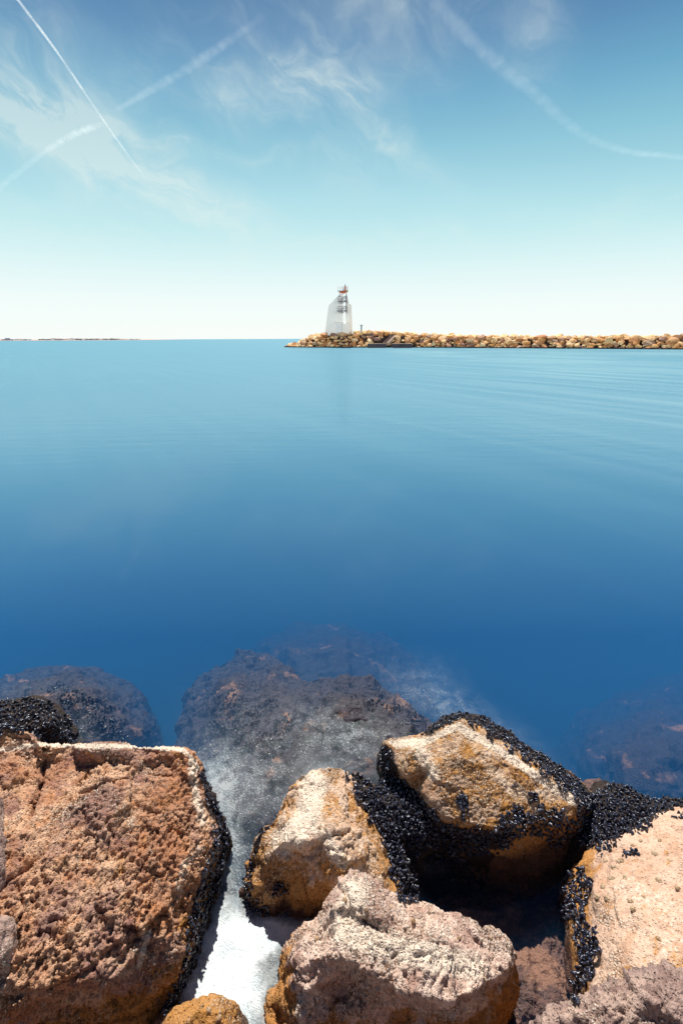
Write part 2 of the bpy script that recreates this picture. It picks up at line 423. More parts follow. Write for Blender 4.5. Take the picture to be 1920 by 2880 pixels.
# ------------------------------------------------------------------ the shore boulders
R1_cracks = [([(130, 2115), (118, 2200), (84, 2300)], 5, .045), ([(250, 2175), (200, 2240), (160, 2290), (128, 2380)], 5, .022), ([(520, 2120), (512, 2220), (540, 2330)], 7, .015), ([(330, 2660), (250, 2735), (140, 2785), (10, 2810)], 8, .02),
             ([(130, 2385), (80, 2440), (30, 2470), (-40, 2540)], 6, .035), ([(320, 2560), (220, 2568), (120, 2600)], 4, .01),
             ([(60, 2090), (-10, 2128)], 5, .02), ([(60, 2580), (40, 2680), (-10, 2760)], 7, .03)]
rock('shore_boulder', 'large pitted brown boulder with a flat ledge along its top, mussels down its right flank', 'boulder',
     [(-420, 2080, .80), (-60, 2040, .82), (30, 2046, .80), (75, 2058, .78), (130, 2088, .76), (200, 2096, .72), (350, 2088, .70), (388, 2100, .67),
      (520, 2106, .62), (545, 2130, .58), (572, 2180, .50), (600, 2250, .42), (622, 2300, .30), (640, 2345, .16), (646, 2400, .0), (622, 2470, .0), (598, 2530, .0),
      (578, 2600, -.02), (562, 2680, -.02), (530, 2760, -.02), (498, 2840, -.02), (470, 2930, -.02), (300, 3050, .0), (-100, 3150, .0), (-500, 3050, .1)],
     [(-60, 2082, .84), (125, 2112, .79), (230, 2110, .76), (360, 2112, .73), (505, 2118, .66), (-60, 2130, .74), (125, 2142, .71), (230, 2146, .68), (360, 2146, .65), (500, 2140, .61),
      (530, 2180, .57), (560, 2260, .50), (600, 2340, .42), (606, 2400, .34), (560, 2450, .40), (545, 2520, .36), (520, 2600, .33), (470, 2700, .30), (430, 2780, .22), (400, 2850, .12),
      (100, 2300, .72), (300, 2300, .66), (450, 2300, .60), (0, 2500, .72), (200, 2500, .64), (380, 2500, .56), (-200, 2400, .76), (20, 2700, .66), (200, 2650, .60), (350, 2600, .52),
      (330, 2665, .50), (250, 2740, .50), (140, 2790, .52), (0, 2815, .56), (-200, 2850, .58), (240, 2800, .30), (100, 2870, .25), (-100, 2900, .3), (300, 2880, .12), (440, 2560, .50), (480, 2440, .50)],
     M_pitted, voxel=.0062, bot=-.6, taper=.97, smooth=2, big=.022, mid=.016, pits=.0155, pit_s=34, rough=.014, facet=.040, seed=3, cracks=R1_cracks, pitmask=.42,
     calm=[([(-60, 2088), (130, 2100), (355, 2100), (515, 2112)], 22, .85), ([(200, 2150), (140, 2300), (60, 2420)], 50, .6)],
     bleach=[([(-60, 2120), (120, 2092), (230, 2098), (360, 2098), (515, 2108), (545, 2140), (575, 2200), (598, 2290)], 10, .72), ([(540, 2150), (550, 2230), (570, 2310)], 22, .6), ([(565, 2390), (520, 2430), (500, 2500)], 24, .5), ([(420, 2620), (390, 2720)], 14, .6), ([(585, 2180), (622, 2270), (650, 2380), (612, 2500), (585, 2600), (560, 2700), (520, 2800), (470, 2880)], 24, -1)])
rock('shore_boulder', 'pale wedge shaped boulder between the white foam channel and the mussel bed', 'boulder',
     [(845, 2172, .50), (880, 2158, .52), (960, 2153, .52), (985, 2185, .48), (1000, 2240, .44), (1035, 2300, .38), (1075, 2350, .32), (1095, 2400, .26), (1105, 2450, .24), (1130, 2520, .22),
      (1135, 2590, .1), (1000, 2640, .0), (860, 2605, -.02), (800, 2590, -.02), (735, 2575, -.02), (692, 2560, -.02), (684, 2490, .02), (700, 2420, .14), (735, 2340, .26), (780, 2270, .36), (815, 2205, .45)],
     [(900, 2210, .56), (880, 2290, .54), (830, 2330, .50), (790, 2370, .44), (750, 2420, .28), (730, 2480, .16), (850, 2370, .50), (870, 2400, .40), (810, 2420, .30), (800, 2490, .16), (860, 2480, .24),
      (950, 2330, .52), (1000, 2400, .44), (1050, 2470, .36), (940, 2420, .46), (920, 2470, .38), (970, 2500, .38), (930, 2550, .15), (850, 2550, .08), (770, 2540, .05), (960, 2240, .52), (1060, 2540, .3)],
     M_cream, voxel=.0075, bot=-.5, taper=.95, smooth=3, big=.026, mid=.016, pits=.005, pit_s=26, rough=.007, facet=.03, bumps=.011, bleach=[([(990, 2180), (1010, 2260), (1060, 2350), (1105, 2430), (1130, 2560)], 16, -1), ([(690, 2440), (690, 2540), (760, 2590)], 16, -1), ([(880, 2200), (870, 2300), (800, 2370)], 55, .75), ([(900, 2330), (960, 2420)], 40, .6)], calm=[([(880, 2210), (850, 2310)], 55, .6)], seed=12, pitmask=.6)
rock('shore_boulder', 'broad pinkish cream boulder in front with a dark undercut face, nearest the bottom edge', 'boulder',
     [(745, 2930, .0), (762, 2820, .0), (785, 2730, .02), (800, 2665, .10), (830, 2620, .22), (880, 2590, .32), (915, 2545, .42), (945, 2490, .50), (985, 2468, .54), (1020, 2468, .55), (1060, 2500, .52), (1120, 2525, .48),
      (1200, 2545, .44), (1290, 2578, .40), (1360, 2610, .36), (1420, 2650, .30), (1442, 2700, .22), (1446, 2760, .12), (1440, 2820, .0), (1400, 2880, -.02), (1380, 2960, -.02), (1350, 3150, .0), (745, 3150, .0)],
     [(860, 2640, .42), (820, 2700, .34), (800, 2780, .22), (850, 2720, .44), (950, 2560, .55), (1000, 2520, .58), (940, 2640, .57), (900, 2690, .53), (980, 2695, .58), (1060, 2740, .56), (1100, 2775, .53),
      (1180, 2800, .50), (1260, 2815, .46), (1340, 2790, .42), (1400, 2740, .36), (1420, 2700, .32), (1100, 2620, .57), (1250, 2650, .50), (1350, 2680, .42), (1200, 2720, .52), (870, 2780, .42), (860, 2830, .36), (930, 2740, .46), (960, 2790, .30), (1000, 2840, .28), (1100, 2850, .26), (1200, 2870, .22),
      (1300, 2880, .16), (1370, 2840, .16), (900, 2850, .30), (850, 2890, .2), (950, 2920, .12), (1150, 2950, .1)],
     M_pink, voxel=.0065, bot=-.5, taper=.96, smooth=2, big=.024, mid=.014, pits=.010, pit_s=30, rough=.009, facet=.03, bumps=.008, bleach=[([(1000, 2500), (960, 2620), (1150, 2680), (1330, 2720)], 70, .62)], seed=21, pitmask=.45,
     cracks=[([(1020, 2590), (1080, 2620), (1130, 2640)], 5, .014), ([(1100, 2585), (1150, 2625), (1190, 2640)], 4, .014), ([(860, 2610), (900, 2640), (930, 2640)], 6, .01)])
rock('shore_boulder', 'tilted ochre crusted slab with a peaked top, mussels massed all along its lower edge', 'boulder',
     [(1075, 2110, .36), (1078, 2088, .42), (1110, 2078, .45), (1170, 2072, .48), (1200, 2055, .44), (1232, 2022, .42), (1295, 2003, .44), (1362, 2018, .44), (1435, 2060, .38), (1515, 2114, .32), (1604, 2180, .24), (1668, 2242, .14), (1680, 2300, .06),
      (1660, 2370, .0), (1610, 2430, -.02), (1520, 2460, -.03), (1400, 2450, -.03), (1300, 2430, -.03), (1210, 2400, -.03), (1150, 2350, .0), (1100, 2270, .1), (1078, 2180, .22)],
     [(1088, 2092, .48), (1180, 2078, .53), (1225, 2060, .57), (1288, 2030, .62), (1345, 2052, .59), (1430, 2112, .53), (1530, 2180, .45), (1628, 2250, .36), (1600, 2290, .33), (1540, 2310, .34), (1470, 2320, .35), (1390, 2328, .38), (1300, 2312, .40), (1235, 2290, .41),
      (1200, 2230, .44), (1140, 2180, .42), (1110, 2150, .43), (1180, 2110, .55), (1220, 2150, .54), (1300, 2120, .58), (1400, 2200, .48), (1300, 2220, .48), (1500, 2250, .41), (1450, 2150, .52),
      (1160, 2220, .30), (1195, 2280, .27), (1240, 2340, .18), (1320, 2362, .20), (1400, 2380, .20), (1500, 2370, .18), (1580, 2350, .16), (1250, 2380, .06), (1120, 2200, .26), (1400, 2425, .04), (1500, 2420, .03)],
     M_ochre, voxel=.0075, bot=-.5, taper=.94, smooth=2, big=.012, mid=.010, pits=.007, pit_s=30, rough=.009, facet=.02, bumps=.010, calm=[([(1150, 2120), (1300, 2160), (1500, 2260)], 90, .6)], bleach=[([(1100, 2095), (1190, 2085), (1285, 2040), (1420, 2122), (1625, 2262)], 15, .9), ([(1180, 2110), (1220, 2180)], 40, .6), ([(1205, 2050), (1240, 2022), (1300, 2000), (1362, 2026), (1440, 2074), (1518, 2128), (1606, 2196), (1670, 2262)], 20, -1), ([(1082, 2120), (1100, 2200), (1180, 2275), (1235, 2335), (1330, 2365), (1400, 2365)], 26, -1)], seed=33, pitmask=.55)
rock('shore_boulder', 'wide smooth cream boulder dotted with limpets at the right edge, mussels down its left side', 'boulder',
     [(1650, 2400, .18), (1700, 2370, .28), (1750, 2352, .36), (1830, 2300, .44), (1900, 2270, .48), (2050, 2250, .52), (2350, 2250, .5), (2700, 2500, .5), (2800, 3100, .5), (2000, 3250, .4), (1640, 3200, .0),
      (1612, 2900, -.02), (1606, 2800, -.02), (1598, 2720, -.02), (1590, 2640, -.02), (1585, 2560, -.02), (1580, 2490, .0), (1605, 2440, .08)],
     [(1680, 2440, .34), (1665, 2500, .38), (1672, 2560, .38), (1668, 2640, .38), (1690, 2700, .40), (1670, 2770, .36), (1640, 2820, .22), (1720, 2420, .40), (1800, 2360, .48), (1900, 2320, .54), (1850, 2450, .54), (1720, 2520, .46),
      (1740, 2620, .50), (1850, 2600, .58), (2000, 2500, .62), (1800, 2750, .56), (1950, 2750, .62), (2200, 2700, .65), (1700, 2850, .40), (1900, 3000, .5), (1620, 2560, .2), (1625, 2660, .2), (1640, 2740, .2), (1615, 2480, .16)],
     M_slab, voxel=.008, bot=-.5, taper=.97, smooth=8, big=.02, mid=.008, pits=.003, pit_s=28, rough=.004, facet=.015, bumps=.005, bleach=[([(1600, 2450), (1590, 2550), (1625, 2650), (1640, 2760)], 22, -1), ([(1760, 2500), (1900, 2560), (1880, 2700)], 100, .42)], seed=41, pitmask=.7,
     cracks=[([(1718, 2500), (1722, 2560), (1738, 2600), (1722, 2650)], 4, .012)])
rock('shore_boulder', 'dark grey brown pitted rock filling the bottom right corner', 'boulder',
     [(1440, 2905, .40), (1480, 2880, .46), (1520, 2850, .52), (1570, 2838, .56), (1620, 2812, .60), (1700, 2775, .66), (1800, 2765, .68), (1900, 2740, .70), (2050, 2735, .72), (2500, 2800, .7), (2500, 3250, .6), (1400, 3250, .3), (1400, 2960, .2)],
     [(1530, 2880, .58), (1640, 2850, .66), (1780, 2820, .70), (1900, 2810, .72), (1700, 2920, .66), (2000, 2900, .7), (1550, 2960, .5)],
     M_grey, voxel=.0065, bot=-.4, taper=.97, smooth=5, big=.03, mid=.02, pits=.012, pit_s=34, rough=.010, facet=.03, seed=52, pitmask=.3)
rock('shore_boulder', 'small rounded ochre rock at the bottom edge with foam around it', 'boulder',
     [(400, 2960, .0), (425, 2885, .06), (470, 2850, .14), (520, 2820, .20), (570, 2800, .24), (610, 2798, .24), (660, 2825, .18), (690, 2870, .06), (705, 2930, .0), (700, 3050, .0), (420, 3080, .0)],
     [(560, 2840, .30), (620, 2850, .28), (500, 2880, .26), (640, 2900, .24), (560, 2940, .26)],
     M_ochre, voxel=.0065, bot=-.4, taper=.97, smooth=8, big=.015, mid=.006, pits=.003, pit_s=30, rough=.004, facet=.01, seed=61)
rock('shore_boulder', 'grey white weathered corner of rock at the left edge of the picture', 'boulder',
     [(-200, 2180, .86), (-25, 2195, .88), (0, 2240, .86), (6, 2330, .84), (4, 2440, .80), (-14, 2500, .76), (-300, 2540, .8)], [(-40, 2300, .92), (-60, 2450, .88)],
     M_grey, voxel=.009, bot=.3, taper=.9, smooth=3, big=.02, mid=.01, pits=.004, seed=71, facet=.02)
rock('shore_boulder', 'grey rock lump with white patches low at the left edge', 'boulder',
     [(-300, 2560, .76), (-20, 2575, .76), (32, 2572, .74), (52, 2588, .72), (40, 2660, .70), (14, 2730, .66), (-30, 2790, .6), (-300, 2820, .6)], [(-20, 2640, .80), (-10, 2700, .76)],
     M_grey, voxel=.0075, bot=.2, taper=.92, smooth=3, big=.02, mid=.012, pits=.008, seed=72, facet=.02)
rock('shore_boulder', 'low black rock clad in mussels just beyond the left boulder', 'boulder',
     [(-260, 1980, .15), (-40, 1968, .18), (0, 1972, .18), (60, 1965, .19), (115, 1962, .20), (150, 1985, .17), (190, 2015, .12), (222, 2055, .03), (222, 2110, -.05), (150, 2160, -.05), (-100, 2200, -.05), (-300, 2160, -.05)],
     [(0, 2010, .27), (100, 2000, .27), (150, 2040, .24), (60, 2060, .24), (180, 2080, .1), (-150, 2040, .25)],
     M_foot, voxel=.011, bot=-.6, taper=1.1, smooth=6, big=.03, mid=.015, pits=.0, seed=81, facet=.02, rough=.006)
rock('shore_boulder', 'low dark rock under the mussel bed between the pale wedge and the tilted slab', 'boulder',
     [(940, 2185, .24), (985, 2170, .28), (1030, 2185, .27), (1060, 2215, .24), (1080, 2215, .24), (1068, 2150, .24), (1075, 2090, .26), (1120, 2110, .30), (1180, 2200, .30), (1240, 2290, .26), (1330, 2330, .22), (1390, 2360, .18), (1380, 2400, .10),
      (1300, 2415, .02), (1220, 2400, .02), (1160, 2420, .06), (1180, 2480, .0), (1170, 2540, -.02), (1120, 2570, .0), (1050, 2560, .1), (1000, 2400, .16)],
     [(1060, 2260, .32), (1130, 2270, .30), (1100, 2340, .26), (1130, 2420, .22), (1130, 2490, .18), (1200, 2340, .22)],
     M_foot, voxel=.010, bot=-.6, taper=.96, smooth=6, big=.02, mid=.012, pits=0, seed=91, facet=.02, rough=.006)
rock('shore_boulder', 'low dark mussel mound between the tilted slab and the limpet dotted boulder', 'boulder',
     [(1625, 2262, .05), (1650, 2222, .03), (1668, 2196, .08), (1705, 2188, .14), (1760, 2206, .18), (1810, 2236, .20), (1900, 2244, .24), (2000, 2236, .26), (2300, 2250, .2), (2300, 2420, .2), (1850, 2420, .28), (1740, 2440, .26),
      (1640, 2450, .12), (1590, 2430, .02), (1570, 2370, -.02), (1600, 2310, .06)],
     [(1700, 2240, .24), (1780, 2270, .30), (1700, 2310, .28), (1820, 2300, .34), (1660, 2360, .22), (1900, 2275, .36), (2050, 2270, .38)],
     M_foot, voxel=.010, bot=-.6, taper=.98, smooth=6, big=.02, mid=.012, pits=0, seed=95, facet=.02, rough=.006)

# unseen rubble bank rising behind the camera, added to block low back sky
bm = bmesh.new(); NX, prof = 90, [(.62, -1.2), (.5, -.1), (.32, .55), (.0, 1.05), (-.5, 1.4), (-1.2, 1.75), (-2.2, 2.3), (-4, 3.0), (-7, 3.5), (-60, 3.7), (-61, -1.2)]
rows = []
for k in range(NX + 1):
    x = -45 + 90 * k / NX; bulge = .5 * math.sin(x * .9) + .6 * sstep(np.array(abs(x)), 2.2, 4.0)
    rows.append([bm.verts.new((x, y + (0 if abs(x) < 2.2 else float(bulge)), z)) for y, z in prof])
for a_, b_ in zip(rows[:-1], rows[1:]):
    for i in range(len(prof) - 1): bm.faces.new((a_[i], b_[i], b_[i + 1], a_[i + 1]))
bmesh.ops.recalc_face_normals(bm, faces=bm.faces); bmesh.ops.subdivide_edges(bm, edges=bm.edges[:], cuts=3, use_grid_fill=True)
me = bpy.data.meshes.new('rubble_bank_blocker'); bm.to_mesh(me); bm.free(); co, no = arrays(me)
a_, b_, cid = worley(co * 1.3, 77); co = co + no * ((cid - .5) * .35 * sstep(b_ - a_, .02, .3) - .12 + .03 * fbm(co * 5, 3, 78))[:, None] * sstep(.35 - co[:, 1], 0, .4)[:, None]
setco(me, co); tag(link_mesh('rubble_bank_blocker', me, M_bank_blocker), kind='structure')

# rocks under the water
rock('sunken_boulder', 'broad submerged boulder furred with dark mussels beyond the pale wedge', 'boulder',
     [(505, 2130, -.7), (508, 2050, -.75), (530, 1955, -.8), (590, 1880, -.8), (675, 1830, -.75), (760, 1850, -.65), (850, 1900, -.34), (940, 1905, -.30), (1040, 1915, -.30), (1120, 1960, -.28), (1210, 2030, -.26), (1300, 2090, -.3),
      (1260, 2250, -.3), (1160, 2450, -.35), (950, 2560, -.4), (780, 2560, -.45), (640, 2420, -.4), (560, 2300, -.45)],
     [(640, 1960, -.26), (740, 1940, -.24), (620, 2060, -.26), (700, 2060, -.16), (820, 1985, -.14), (920, 2010, -.05), (1060, 2000, -.05), (1140, 2040, -.06), (860, 2080, -.06), (980, 2060, -.03), (1080, 2100, -.05), (760, 2180, -.10),
      (900, 2150, -.08), (1040, 2180, -.08), (700, 2300, -.14), (800, 2240, -.10), (660, 2200, -.2)],
     M_sub, voxel=.013, bot=-1.6, taper=1.1, smooth=5, big=.09, mid=.04, pits=0, seed=101, facet=.03, bumps=.022, rough=.01)
rock('sunken_boulder', 'dim deep boulder farthest out behind the broad submerged one', 'boulder',
     [(680, 1900, -2.0), (730, 1800, -2.0), (840, 1755, -1.9), (950, 1755, -1.9), (1080, 1790, -1.9), (1180, 1850, -2.0), (1230, 2000, -1.5), (1060, 2060, -1.0), (800, 2060, -1.0), (660, 1990, -1.4)],
     [(820, 1840, -.95), (940, 1835, -.85), (1050, 1875, -.95)], M_sub, voxel=.03, bot=-3.2, taper=1.1, smooth=12, big=.12, mid=.05, pits=0, seed=111, bumps=.02)
rock('sunken_boulder', 'submerged mussel covered boulder behind the left boulder', 'boulder',
     [(-300, 1960, -.35), (0, 1920, -.75), (100, 1892, -.75), (200, 1880, -.75), (310, 1900, -.75), (390, 1940, -.8), (425, 2020, -.8), (430, 2120, -.8), (300, 2200, -.5), (-300, 2200, -.5)],
     [(100, 1960, -.15), (220, 1950, -.14), (300, 2000, -.2), (240, 2060, -.14), (340, 2080, -.3)], M_sub, voxel=.015, bot=-1.5, taper=1.1, smooth=4, big=.10, mid=.05, pits=0, seed=121, bumps=.02)
rock('sunken_boulder', 'murky submerged boulder at the right edge beyond the mussel mound', 'boulder',
     [(1540, 2230, -2.2), (1560, 2110, -2.2), (1640, 2000, -2.2), (1780, 1930, -2.2), (1920, 1890, -2.2), (2200, 1880, -2.2), (2300, 2420, -1.1), (1800, 2440, -.9), (1600, 2380, -.95)],
     [(1720, 2120, -.75), (1820, 2060, -.66), (1920, 2120, -.6), (2050, 2080, -.6), (1800, 2180, -.62)], M_sub, voxel=.025, bot=-3.2, taper=1.1, smooth=14, big=.12, mid=.04, pits=0, seed=131, bumps=.015)
rock('sunken_boulder', 'small brown rock just awash beyond the right tip of the tilted slab', 'boulder',
     [(1600, 2270, -.1), (1620, 2215, -.08), (1650, 2190, -.06), (1690, 2190, -.08), (1720, 2220, -.1), (1720, 2300, -.2), (1620, 2320, -.2)], [(1655, 2225, .015), (1680, 2240, .01)],
     M_subbrown, voxel=.014, bot=-1, taper=1.1, smooth=6, big=.02, mid=.01, pits=0, seed=133, bumps=.012)
rock('sunken_boulder', 'brown weedy rock on the floor of the shaded pool', 'boulder',
     [(1190, 2600, -.3), (1220, 2530, -.26), (1300, 2495, -.26), (1400, 2510, -.26), (1480, 2560, -.3), (1560, 2540, -.2), (1650, 2560, -.2), (1680, 2900, -.2), (1500, 3100, -.4), (1250, 3100, -.4)],
     [(1300, 2550, -.08), (1420, 2560, -.06), (1440, 2660, -.05), (1540, 2640, -.05), (1520, 2760, -.05), (1480, 2860, -.05), (1580, 2850, -.04)], M_subbrown, voxel=.010, bot=-1.2, taper=1.05, smooth=6, big=.05, mid=.02, pits=0, seed=141, bumps=.02)
rock('sunken_boulder', 'ochre brown shelf just under the water below the tilted slab', 'boulder',
     [(1370, 2390, -.05), (1450, 2370, -.04), (1600, 2360, -.04), (1640, 2420, -.1), (1600, 2500, -.3), (1500, 2510, -.34), (1400, 2470, -.3)],
     [(1440, 2410, -.03), (1540, 2410, -.03), (1520, 2450, -.12)], M_subbrown, voxel=.010, bot=-1.2, taper=1.0, smooth=5, big=.02, mid=.015, pits=0, seed=143, bumps=.015)

# ------------------------------------------------------------------ mussels and limpets
def shell_mesh(i):
    r = random.Random(i); nu, nv = 7, 8; vs = [(0, 0, 0)]
    bend = r.uniform(-.25, .25); wd = r.uniform(.27, .33); th = r.uniform(.17, .22)
    for a in range(1, nu):
        t = a / nu; prof = math.sin(math.pi * t ** .72) ** .75 * (.55 + .55 * t)
        for b in range(nv):
            an = 2 * math.pi * b / nv
            vs.append((prof * wd * math.cos(an) + bend * t * (1 - t) * .6, prof * th * math.sin(an) * (1 if abs(math.sin(an)) > .5 else .8), t))
    vs.append((0, 0, 1)); f = []
    for b in range(nv): f.append((0, 1 + (b + 1) % nv, 1 + b))
    for a in range(nu - 2):
        for b in range(nv):
            o = 1 + a * nv; f.append((o + b, o + (b + 1) % nv, o + nv + (b + 1) % nv, o + nv + b))
    o = 1 + (nu - 2) * nv
    for b in range(nv): f.append((o + b, o + (b + 1) % nv, len(vs) - 1))
    return np.array(vs, np.float32), f
SHELLS = [shell_mesh(i) for i in range(6)]
SHELL_ME = []
for V, f in SHELLS:
    me = np_mesh('mussel', V, [i for q in f for i in q], [len(q) for q in f]); me.materials.append(M_mussel); SHELL_ME.append(me)
dg = bpy.context.evaluated_depsgraph_get(); dg.update()
def inside(poly, x, y):
    c = False; n = len(poly)
    for i in range(n):
        (x1, y1), (x2, y2) = poly[i], poly[i - 1]
        if (y1 > y) != (y2 > y) and x < (x2 - x1) * (y - y1) / (y2 - y1) + x1: c = not c
    return c
BEDS = [
    ('wedge', 'blue black mussel in the thick bed between the pale wedge boulder and the tilted slab', 'mussels between the pale wedge and the tilted slab', 8.6, (.026, .040),
     [[(965, 2155), (1000, 2165), (1050, 2180), (1075, 2200), (1066, 2140), (1075, 2092), (1095, 2105), (1105, 2160), (1150, 2215), (1205, 2260), (1235, 2310), (1300, 2325), (1378, 2325), (1380, 2400), (1300, 2410), (1210, 2380),
       (1170, 2420), (1170, 2540), (1130, 2545), (1098, 2470), (1090, 2400), (1070, 2350), (1030, 2290), (995, 2230)],
      [(1205, 2400), (1330, 2420), (1330, 2450), (1210, 2440)]]),
    ('slab foot', 'blue black mussel in the clumps under the lower edge of the tilted slab', 'mussels under the lower edge of the tilted slab', 9, (.026, .040),
     [[(1415, 2290), (1445, 2258), (1475, 2265), (1495, 2300), (1515, 2262), (1560, 2270), (1600, 2300), (1625, 2290), (1650, 2330), (1600, 2370), (1550, 2380), (1500, 2345), (1460, 2360), (1400, 2400), (1380, 2340)],
      [(1288, 2235), (1305, 2225), (1316, 2270), (1318, 2310), (1290, 2300)], [(1480, 2225), (1515, 2225), (1512, 2262), (1490, 2258)], [(1442, 2200), (1458, 2200), (1458, 2218), (1444, 2218)]]),
    ('slab crest', 'small blue mussel in the strip along the far seaward edge of the tilted slab', 'mussels along the seaward edge of the tilted slab', 6.6, (.024, .034),
     [[(1170, 2072), (1200, 2055), (1232, 2020), (1295, 2000), (1362, 2014), (1440, 2058), (1518, 2110), (1606, 2178), (1668, 2240), (1685, 2300), (1640, 2266), (1563, 2208), (1468, 2134), (1366, 2062), (1296, 2022), (1240, 2046), (1200, 2066)]]),
    ('mound', 'mussel on the dark mound between the tilted slab and the limpet dotted boulder', 'mussels on the dark mound right of the tilted slab', 8.5, (.024, .036),
     [[(1625, 2270), (1680, 2225), (1720, 2195), (1790, 2215), (1830, 2238), (1920, 2240), (2020, 2240), (2020, 2262), (1900, 2272), (1850, 2300), (1812, 2345), (1750, 2350), (1710, 2400), (1650, 2390), (1610, 2350), (1620, 2300)],
      [(1748, 2388), (1775, 2384), (1795, 2398), (1785, 2410), (1755, 2408)], [(1890, 2290), (1925, 2285), (1925, 2310), (1900, 2312)]]),
    ('right flank', 'black mussel in the column down the left side of the limpet dotted boulder', 'mussels down the left side of the limpet dotted boulder', 10, (.028, .042),
     [[(1600, 2450), (1640, 2435), (1665, 2470), (1662, 2510), (1640, 2560), (1660, 2600), (1685, 2640), (1670, 2700), (1672, 2740), (1640, 2790), (1612, 2830), (1618, 2760), (1625, 2680), (1612, 2600), (1580, 2560), (1575, 2500)],
      [(1675, 2650), (1692, 2655), (1692, 2690), (1678, 2690)]]),
    ('left flank', 'black mussel in the column down the right flank of the large pitted boulder', 'mussels down the right flank of the large pitted boulder', 8.6, (.024, .037),
     [[(555, 2155), (575, 2180), (600, 2230), (620, 2275), (640, 2330), (648, 2380), (628, 2450), (600, 2520), (585, 2580), (568, 2650), (540, 2730), (500, 2800), (470, 2860), (450, 2860), (490, 2780), (520, 2690), (530, 2610), (545, 2540),
       (560, 2470), (600, 2380), (598, 2310), (580, 2240), (560, 2190)]]),
    ('sea rock', 'black mussel on the low rock just beyond the large pitted boulder', 'mussels on the low rock behind the pitted boulder', 8.5, (.026, .042),
     [[(-80, 1985), (0, 1970), (60, 1965), (120, 1960), (160, 1990), (200, 2025), (225, 2075), (205, 2095), (130, 2090), (80, 2062), (0, 2060), (-80, 2060)]]),
    ('wedge edge', 'small mussel clinging along the foam side edge of the pale wedge boulder', 'mussels on the foam side of the pale wedge', 9.5, (.024, .036),
     [[(690, 2450), (705, 2400), (735, 2330), (775, 2275), (785, 2285), (745, 2345), (716, 2410), (706, 2470), (725, 2530), (765, 2560), (760, 2585), (700, 2565), (682, 2510)],
      [(770, 2480), (815, 2485), (810, 2520), (765, 2525)]]),
]
BEDS.append(('sunken', '', '', 9.5, (.026, .040), [[(860, 1995), (990, 1955), (1130, 1985), (1235, 2040), (1210, 2075), (1085, 2080), (1062, 2125), (940, 2100), (870, 2060)], [(600, 1960), (700, 1930), (800, 1990), (840, 2070), (760, 2150), (640, 2110), (580, 2040)],
    [(60, 1940), (200, 1920), (330, 1990), (360, 2080), (240, 2080), (180, 1990)]]))
inst = []                                   # bed, matrix, shell, apparent size
for bi, (bk, lab, grp, sp, (l0, l1), polys) in enumerate(BEDS):
    sp *= .92
    for poly in polys:
        us = [p[0] for p in poly]; vv = [p[1] for p in poly]
        y = min(vv); row = 0
        while y < max(vv):
            x = min(us) + (row % 2) * sp / 2
            while x < max(us):
                px, py = x + random.uniform(-.42, .42) * sp, y + random.uniform(-.42, .42) * sp
                x += sp
                ex = 5 * math.sin(px * .09 + py * .05)
                if not inside(poly, px + ex, py - ex): continue
                d = pray(px, py).normalized()
                hit, loc, nor, _, ob, _ = scene.ray_cast(dg, CAM, d)
                if not hit or (loc.z < -.04) != (bk == 'sunken'): continue
                if bk == 'sunken' and math.sin(px * .043 + 1.3 * math.sin(py * .05)) * math.sin(py * .037 + px * .011) > .35: continue
                nor = (nor * .6 + Vector((0, -.12, .40)) + Vector(rng.normal(0, .46, 3))).normalized()
                L = 1.14 * random.uniform(l0, l1) * random.choice((.7, .85, 1, 1, 1.1, 1.25))
                q = nor.to_track_quat('Z', 'Y').to_matrix() @ Matrix.Rotation(random.uniform(0, 6.28), 3, 'Z')
                M = Matrix.Translation(loc - nor * L * .34) @ q.to_4x4() @ Matrix.Scale(L, 4)
                inst.append((bi, M, random.randrange(6), (0 if bk == 'sunken' else L / (loc - CAM).length), px, py))
            y += sp * .87; row += 1
def mussel_label(bi, u, v):
    k = BEDS[bi][0]; far = 'upper' if v < {'wedge': 2330, 'right flank': 2620, 'left flank': 2500}.get(k, 0) else 'lower'
    if k == 'wedge':
        if u > 1215: return 'shaded black mussel in the thick band under the left half of the tilted slab'
        if v < 2250: return 'blue black mussel at the beds seaward end by the pale wedge peak'
        if v < 2400: return 'glossy mussel halfway down the bed between pale wedge and tilted slab'
        return 'glossy mussel at the foot of the bed between pale wedge and pool'
    if k == 'slab foot':
        if u < 1330: return 'mussel in the small lone clump on the tilted slab'
        return 'mussel in the %s rounded clump under the lower edge of the tilted slab' % ('left' if u < 1505 else 'right')
    if k == 'right flank':
        return 'black mussel in the %s part of the column down the limpet dotted boulder' % ('top' if v < 2530 else 'middle' if v < 2680 else 'lowest')
    if k == 'left flank':
        return 'black mussel in the %s part of the column down the big pitted boulder' % ('top' if v < 2400 else 'middle' if v < 2620 else 'lowest')
    if k == 'mound' and v > 2380: return 'mussel in the tiny separate clump on the cream boulder beside the limpets'
    return BEDS[bi][1]
order = sorted(range(len(inst)), key=lambda i: -inst[i][3])
ones = set(order[:300])
for i in order[:300]:
    bi, M, s, _, px, py = inst[i]
    o = bpy.data.objects.new('mussel', SHELL_ME[s]); COL.objects.link(o); o.matrix_world = M
    tag(o, mussel_label(bi, px, py), 'mussel', BEDS[bi][2])
V, Fl, Lp, off = [], [], [], 0
for i, (bi, M, s, *_) in enumerate(inst):
    if i in ones: continue
    m = np.array(M); sv, sf = SHELLS[s]
    V.append(sv @ m[:3, :3].T + m[:3, 3]); Fl.extend(k + off for q in sf for k in q); Lp.extend(len(q) for q in sf); off += len(sv)
tag(link_mesh('mussel_bed', np_mesh('mussel_bed', np.concatenate(V), Fl, Lp), M_mussel), 'dense crust of small blue black mussels over the wet rocks', 'mussels', kind='stuff')
print('mussels', len(inst))

